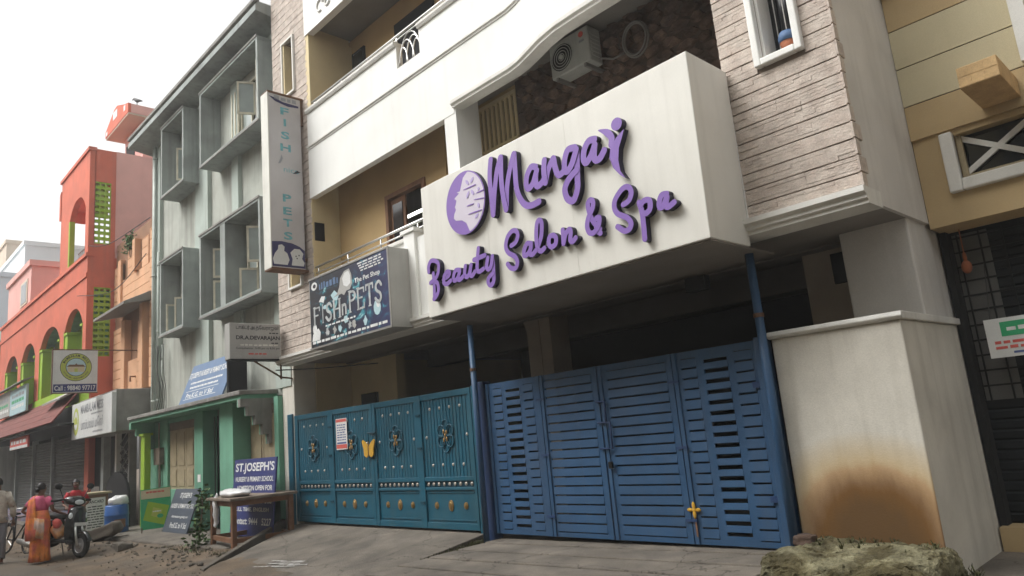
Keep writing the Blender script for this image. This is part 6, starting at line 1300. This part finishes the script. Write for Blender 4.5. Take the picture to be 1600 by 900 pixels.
b.ring(rings); b.build('front_fender', 'scooter_black', scr, smooth=True)
secs(SB(), [(.30, .36, .10, .06), (.38, .42, .17, .12), (.43, .58, .21, .24), (.46, .66, .2, .27), (.50, .68, .15, .24), (.545, .68, .08, .17)]).build('leg_shield', 'scooter_black', scr, smooth=True)
secs(SB(), [(.20, 1.0, .08, .05), (.27, 1.02, .17, .075), (.36, 1.02, .19, .085), (.43, 1.0, .16, .08), (.48, .98, .1, .06)]).build('handlebar_cowl', 'scooter_black', scr, smooth=True)
b = SB(); b.ball((.455, 0, .985), (.045, .11, .055), 14, 10); b.build('headlight', 'lamp_glass', scr, smooth=True)
for s in (-1, 1): b = SB(); b.ball((.475, s*.13, .74), (.04, .05, .075), 12, 8); b.build('indicator', 'lamp_glass', scr, smooth=True)
b = SB(); b.box(.6, .61, -.13, .13, .56, .62); b.build('number_plate', 'paper', scr)
b = SB(); b.tube([(.24, -.36, 1.03), (.28, -.2, 1.04), (.3, 0, 1.04), (.28, .2, 1.04), (.24, .36, 1.03)], .017, 8); b.build('handlebar', 'scooter_plastic', scr, smooth=True)
for s in (-1, 1):
    b = SB(); b.tube([(.245, s*.26, 1.03), (.235, s*.38, 1.025)], .022, 8); b.build('grip', 'rubber', scr, smooth=True); b = SB(); b.tube([(.3, s*.2, 1.06), (.3, s*.25, 1.17), (.3, s*.29, 1.24)], .009, 6); b.build('mirror_stem', 'scooter_plastic', scr)
    b = SB(); b.ball((.3, s*.31, 1.28), (.02, .075, .055), 12, 8); m_ = b.build('mirror', 'scooter_plastic', scr, smooth=True); b = SB(); b.ball((.288, s*.31, 1.28), (.015, .065, .046), 12, 8); b.build('mirror_glass', 'mirror', m_, smooth=True)
b = SB(); b.box(-.12, .42, -.17, .17, .27, .33); b.build('floorboard', 'scooter_plastic', scr, bevel=.02)
secs(SB(), [(.02, .5, .1, .16), (-.1, .54, .16, .2), (-.3, .57, .2, .2), (-.55, .62, .21, .17), (-.78, .68, .17, .12), (-.95, .72, .09, .06)]).build('rear_body', 'scooter_black', scr, smooth=True)
secs(SB(), [(.04, .72, .1, .035), (-.08, .765, .15, .05), (-.35, .77, .16, .05), (-.55, .81, .16, .055), (-.78, .82, .12, .045), (-.84, .82, .07, .02)]).build('seat', 'scooter_plastic', scr, smooth=True)
b = SB(); b.tube([(-.6, -.15, .8), (-.85, -.14, .86), (-.95, 0, .88), (-.85, .14, .86), (-.6, .15, .8)], .015, 8); b.build('grab_rail', 'steel_dull', scr, smooth=True)
secs(SB(), [(-.15, .3, .12, .09), (-.35, .27, .14, .1), (-.6, .25, .11, .08)]).build('engine_cover', 'scooter_plastic', scr, smooth=True)
b = SB(); b.tube([(-.25, -.17, .24), (-.55, -.19, .26), (-.9, -.2, .34)], .04, 10, rs=[.03, .055, .05]); b.build('exhaust', 'steel_dull', scr, smooth=True)
b = SB(); b.ball((-.94, 0, .68), (.03, .09, .04), 10, 8); b.build('tail_light', 'paper_red', scr, smooth=True)
b = SB(); b.tube([(-.1, .12, .28), (-.14, .22, .01)], .012, 6); b.tube([(-.1, -.12, .28), (-.14, -.2, .01)], .012, 6); b.build('stand', 'steel_dull', scr)
hb = thing('shopping_bag', 'orange and white cloth bag standing on the scooter floorboard', 'bag', tuple(T @ Vector((.12, -.1, .33))))
cc = T @ Vector((.14, -.12, .5)); crumple(tuple(cc), (.13, .12, .17), 31, 'bag', 'sari_border', hb, amp=.4); cc = T @ Vector((.16, -.16, .62)); crumple(tuple(cc), (.1, .08, .09), 33, 'bag_top', 'paper_red', hb, amp=.5)
# ================================================================ BICYCLE
bo = (-20.75, 3.52, 0); bk = thing('bicycle', 'black bicycle standing behind the man in the pale shirt', 'bicycle', bo); T = Matrix.Translation(bo) @ Matrix.Rotation(R(14), 4, 'Z') @ Matrix.Rotation(R(-6), 4, 'X')
for x in (.52, -.52):
    b = SB(); b.tube([(x+.31*math.cos(t), 0, .33+.31*math.sin(t)) for t in [R(10*i) for i in range(36)]], .022, 8, closed=True); w_ = b.build('wheel', 'rubber', bk, smooth=True); b = SB(); [b.tube([(x, 0, .33), (x+.3*math.cos(R(30*i)), 0, .33+.3*math.sin(R(30*i)))], .003, 4) for i in range(12)]; b.build('spokes', 'steel', w_, kind='stuff')
    b = SB(); b.tube([(x+.35*math.cos(t), 0, .33+.35*math.sin(t)) for t in [R(20+10*i) for i in range(14)]], .02, 6); b.build('mudguard', 'black_metal', bk, smooth=True)
b = SB(); 
for p, q in (((-.52, 0, .33), (-.15, 0, .3)), ((-.15, 0, .3), (-.25, 0, .85)), ((-.15, 0, .3), (.35, 0, .78)), ((-.25, 0, .8), (.35, 0, .85)), ((-.52, 0, .33), (-.25, 0, .8)), ((.52, 0, .33), (.33, 0, .98))): b.tube([p, q], .016, 8)
b.build('frame', 'black_metal', bk, smooth=True); b = SB(); b.tube([(.2, -.26, 1.0), (.33, -.12, 1.02), (.33, .12, 1.02), (.2, .26, 1.0)], .012, 8); b.build('handlebar', 'steel', bk, smooth=True); secs(SB(), [(-.38, .9, .1, .03), (-.25, .9, .08, .03), (-.1, .9, .03, .02)]).build('saddle', 'scooter_plastic', bk, smooth=True)
b = SB(); b.ball((.36, .22, 1.12), (.01, .05, .035), 10, 8); b.tube([(.3, .2, 1.0), (.36, .22, 1.1)], .006, 5); b.build('mirror', 'mirror', bk, smooth=True)

# ================================================================ OTHER SIDE OF THE STREET (houses unseen behind the camera, added for shade)
for i, (x0, x1, z1, m, lab) in enumerate(((-60, -44, 12.0, 'far_cream', 'unseen cream row house across the street, added to shade the orange arches'), (-44, -29, 12.5, 'grey_wall', 'unseen grey row house across the street, added to shade the salmon house'), (-29, -16, 12.0, 'far_cream', 'unseen cream row house across the street, added to shade the school front'), (-16, -5, 12.2, 'grey_white_plaster', 'unseen pale row house across the street, added to shade the pet shop board'), (-5, 4, 12.0, 'khaki_wall', 'unseen khaki row house across the street, added to shade the gate pillar'), (4, 20, 11.8, 'grey_wall', 'unseen grey row house across the street, added to shade the ochre house'))):
    t = thing('shade_row_house', lab, 'building', ((x0+x1)/2, -5, 0)); box('wall', m, t, x0+.03, x1-.03, -12, -5, -.01, z1); box('parapet', m, t, x0+.03, x1-.03, -5.2, -4.9, z1, z1+.3)
    for f_ in range(4):
        n = int((x1-x0)/3)
        for k in range(n): x = x0+1+(x1-x0-2)*(k+.15)/n; w_ = box('window', 'frame_cream', t, x, x+1.3, -5, -4.95, 1.0+f_*3, 2.4+f_*3); box('pane', 'glass_dark', w_, x+.08, x+1.22, -4.949, -4.94, 1.08+f_*3, 2.32+f_*3)

# ================================================================ HAZE
hz = bpy.data.materials.new('haze_air'); hz.use_nodes = True; hn = hz.node_tree; hn.nodes.clear()
pv_ = hn.nodes.new('ShaderNodeVolumePrincipled'); pv_.inputs['Color'].default_value = (.97, .96, .94, 1); pv_.inputs['Density'].default_value = .003; pv_.inputs['Anisotropy'].default_value = .2
ho = hn.nodes.new('ShaderNodeOutputMaterial'); hn.links.new(pv_.outputs[0], ho.inputs['Volume']); MT['haze_air'] = hz
B().box(-125, 65, -16, 20, -2.2, 22).build('haze', 'haze_air')['kind'] = 'stuff'
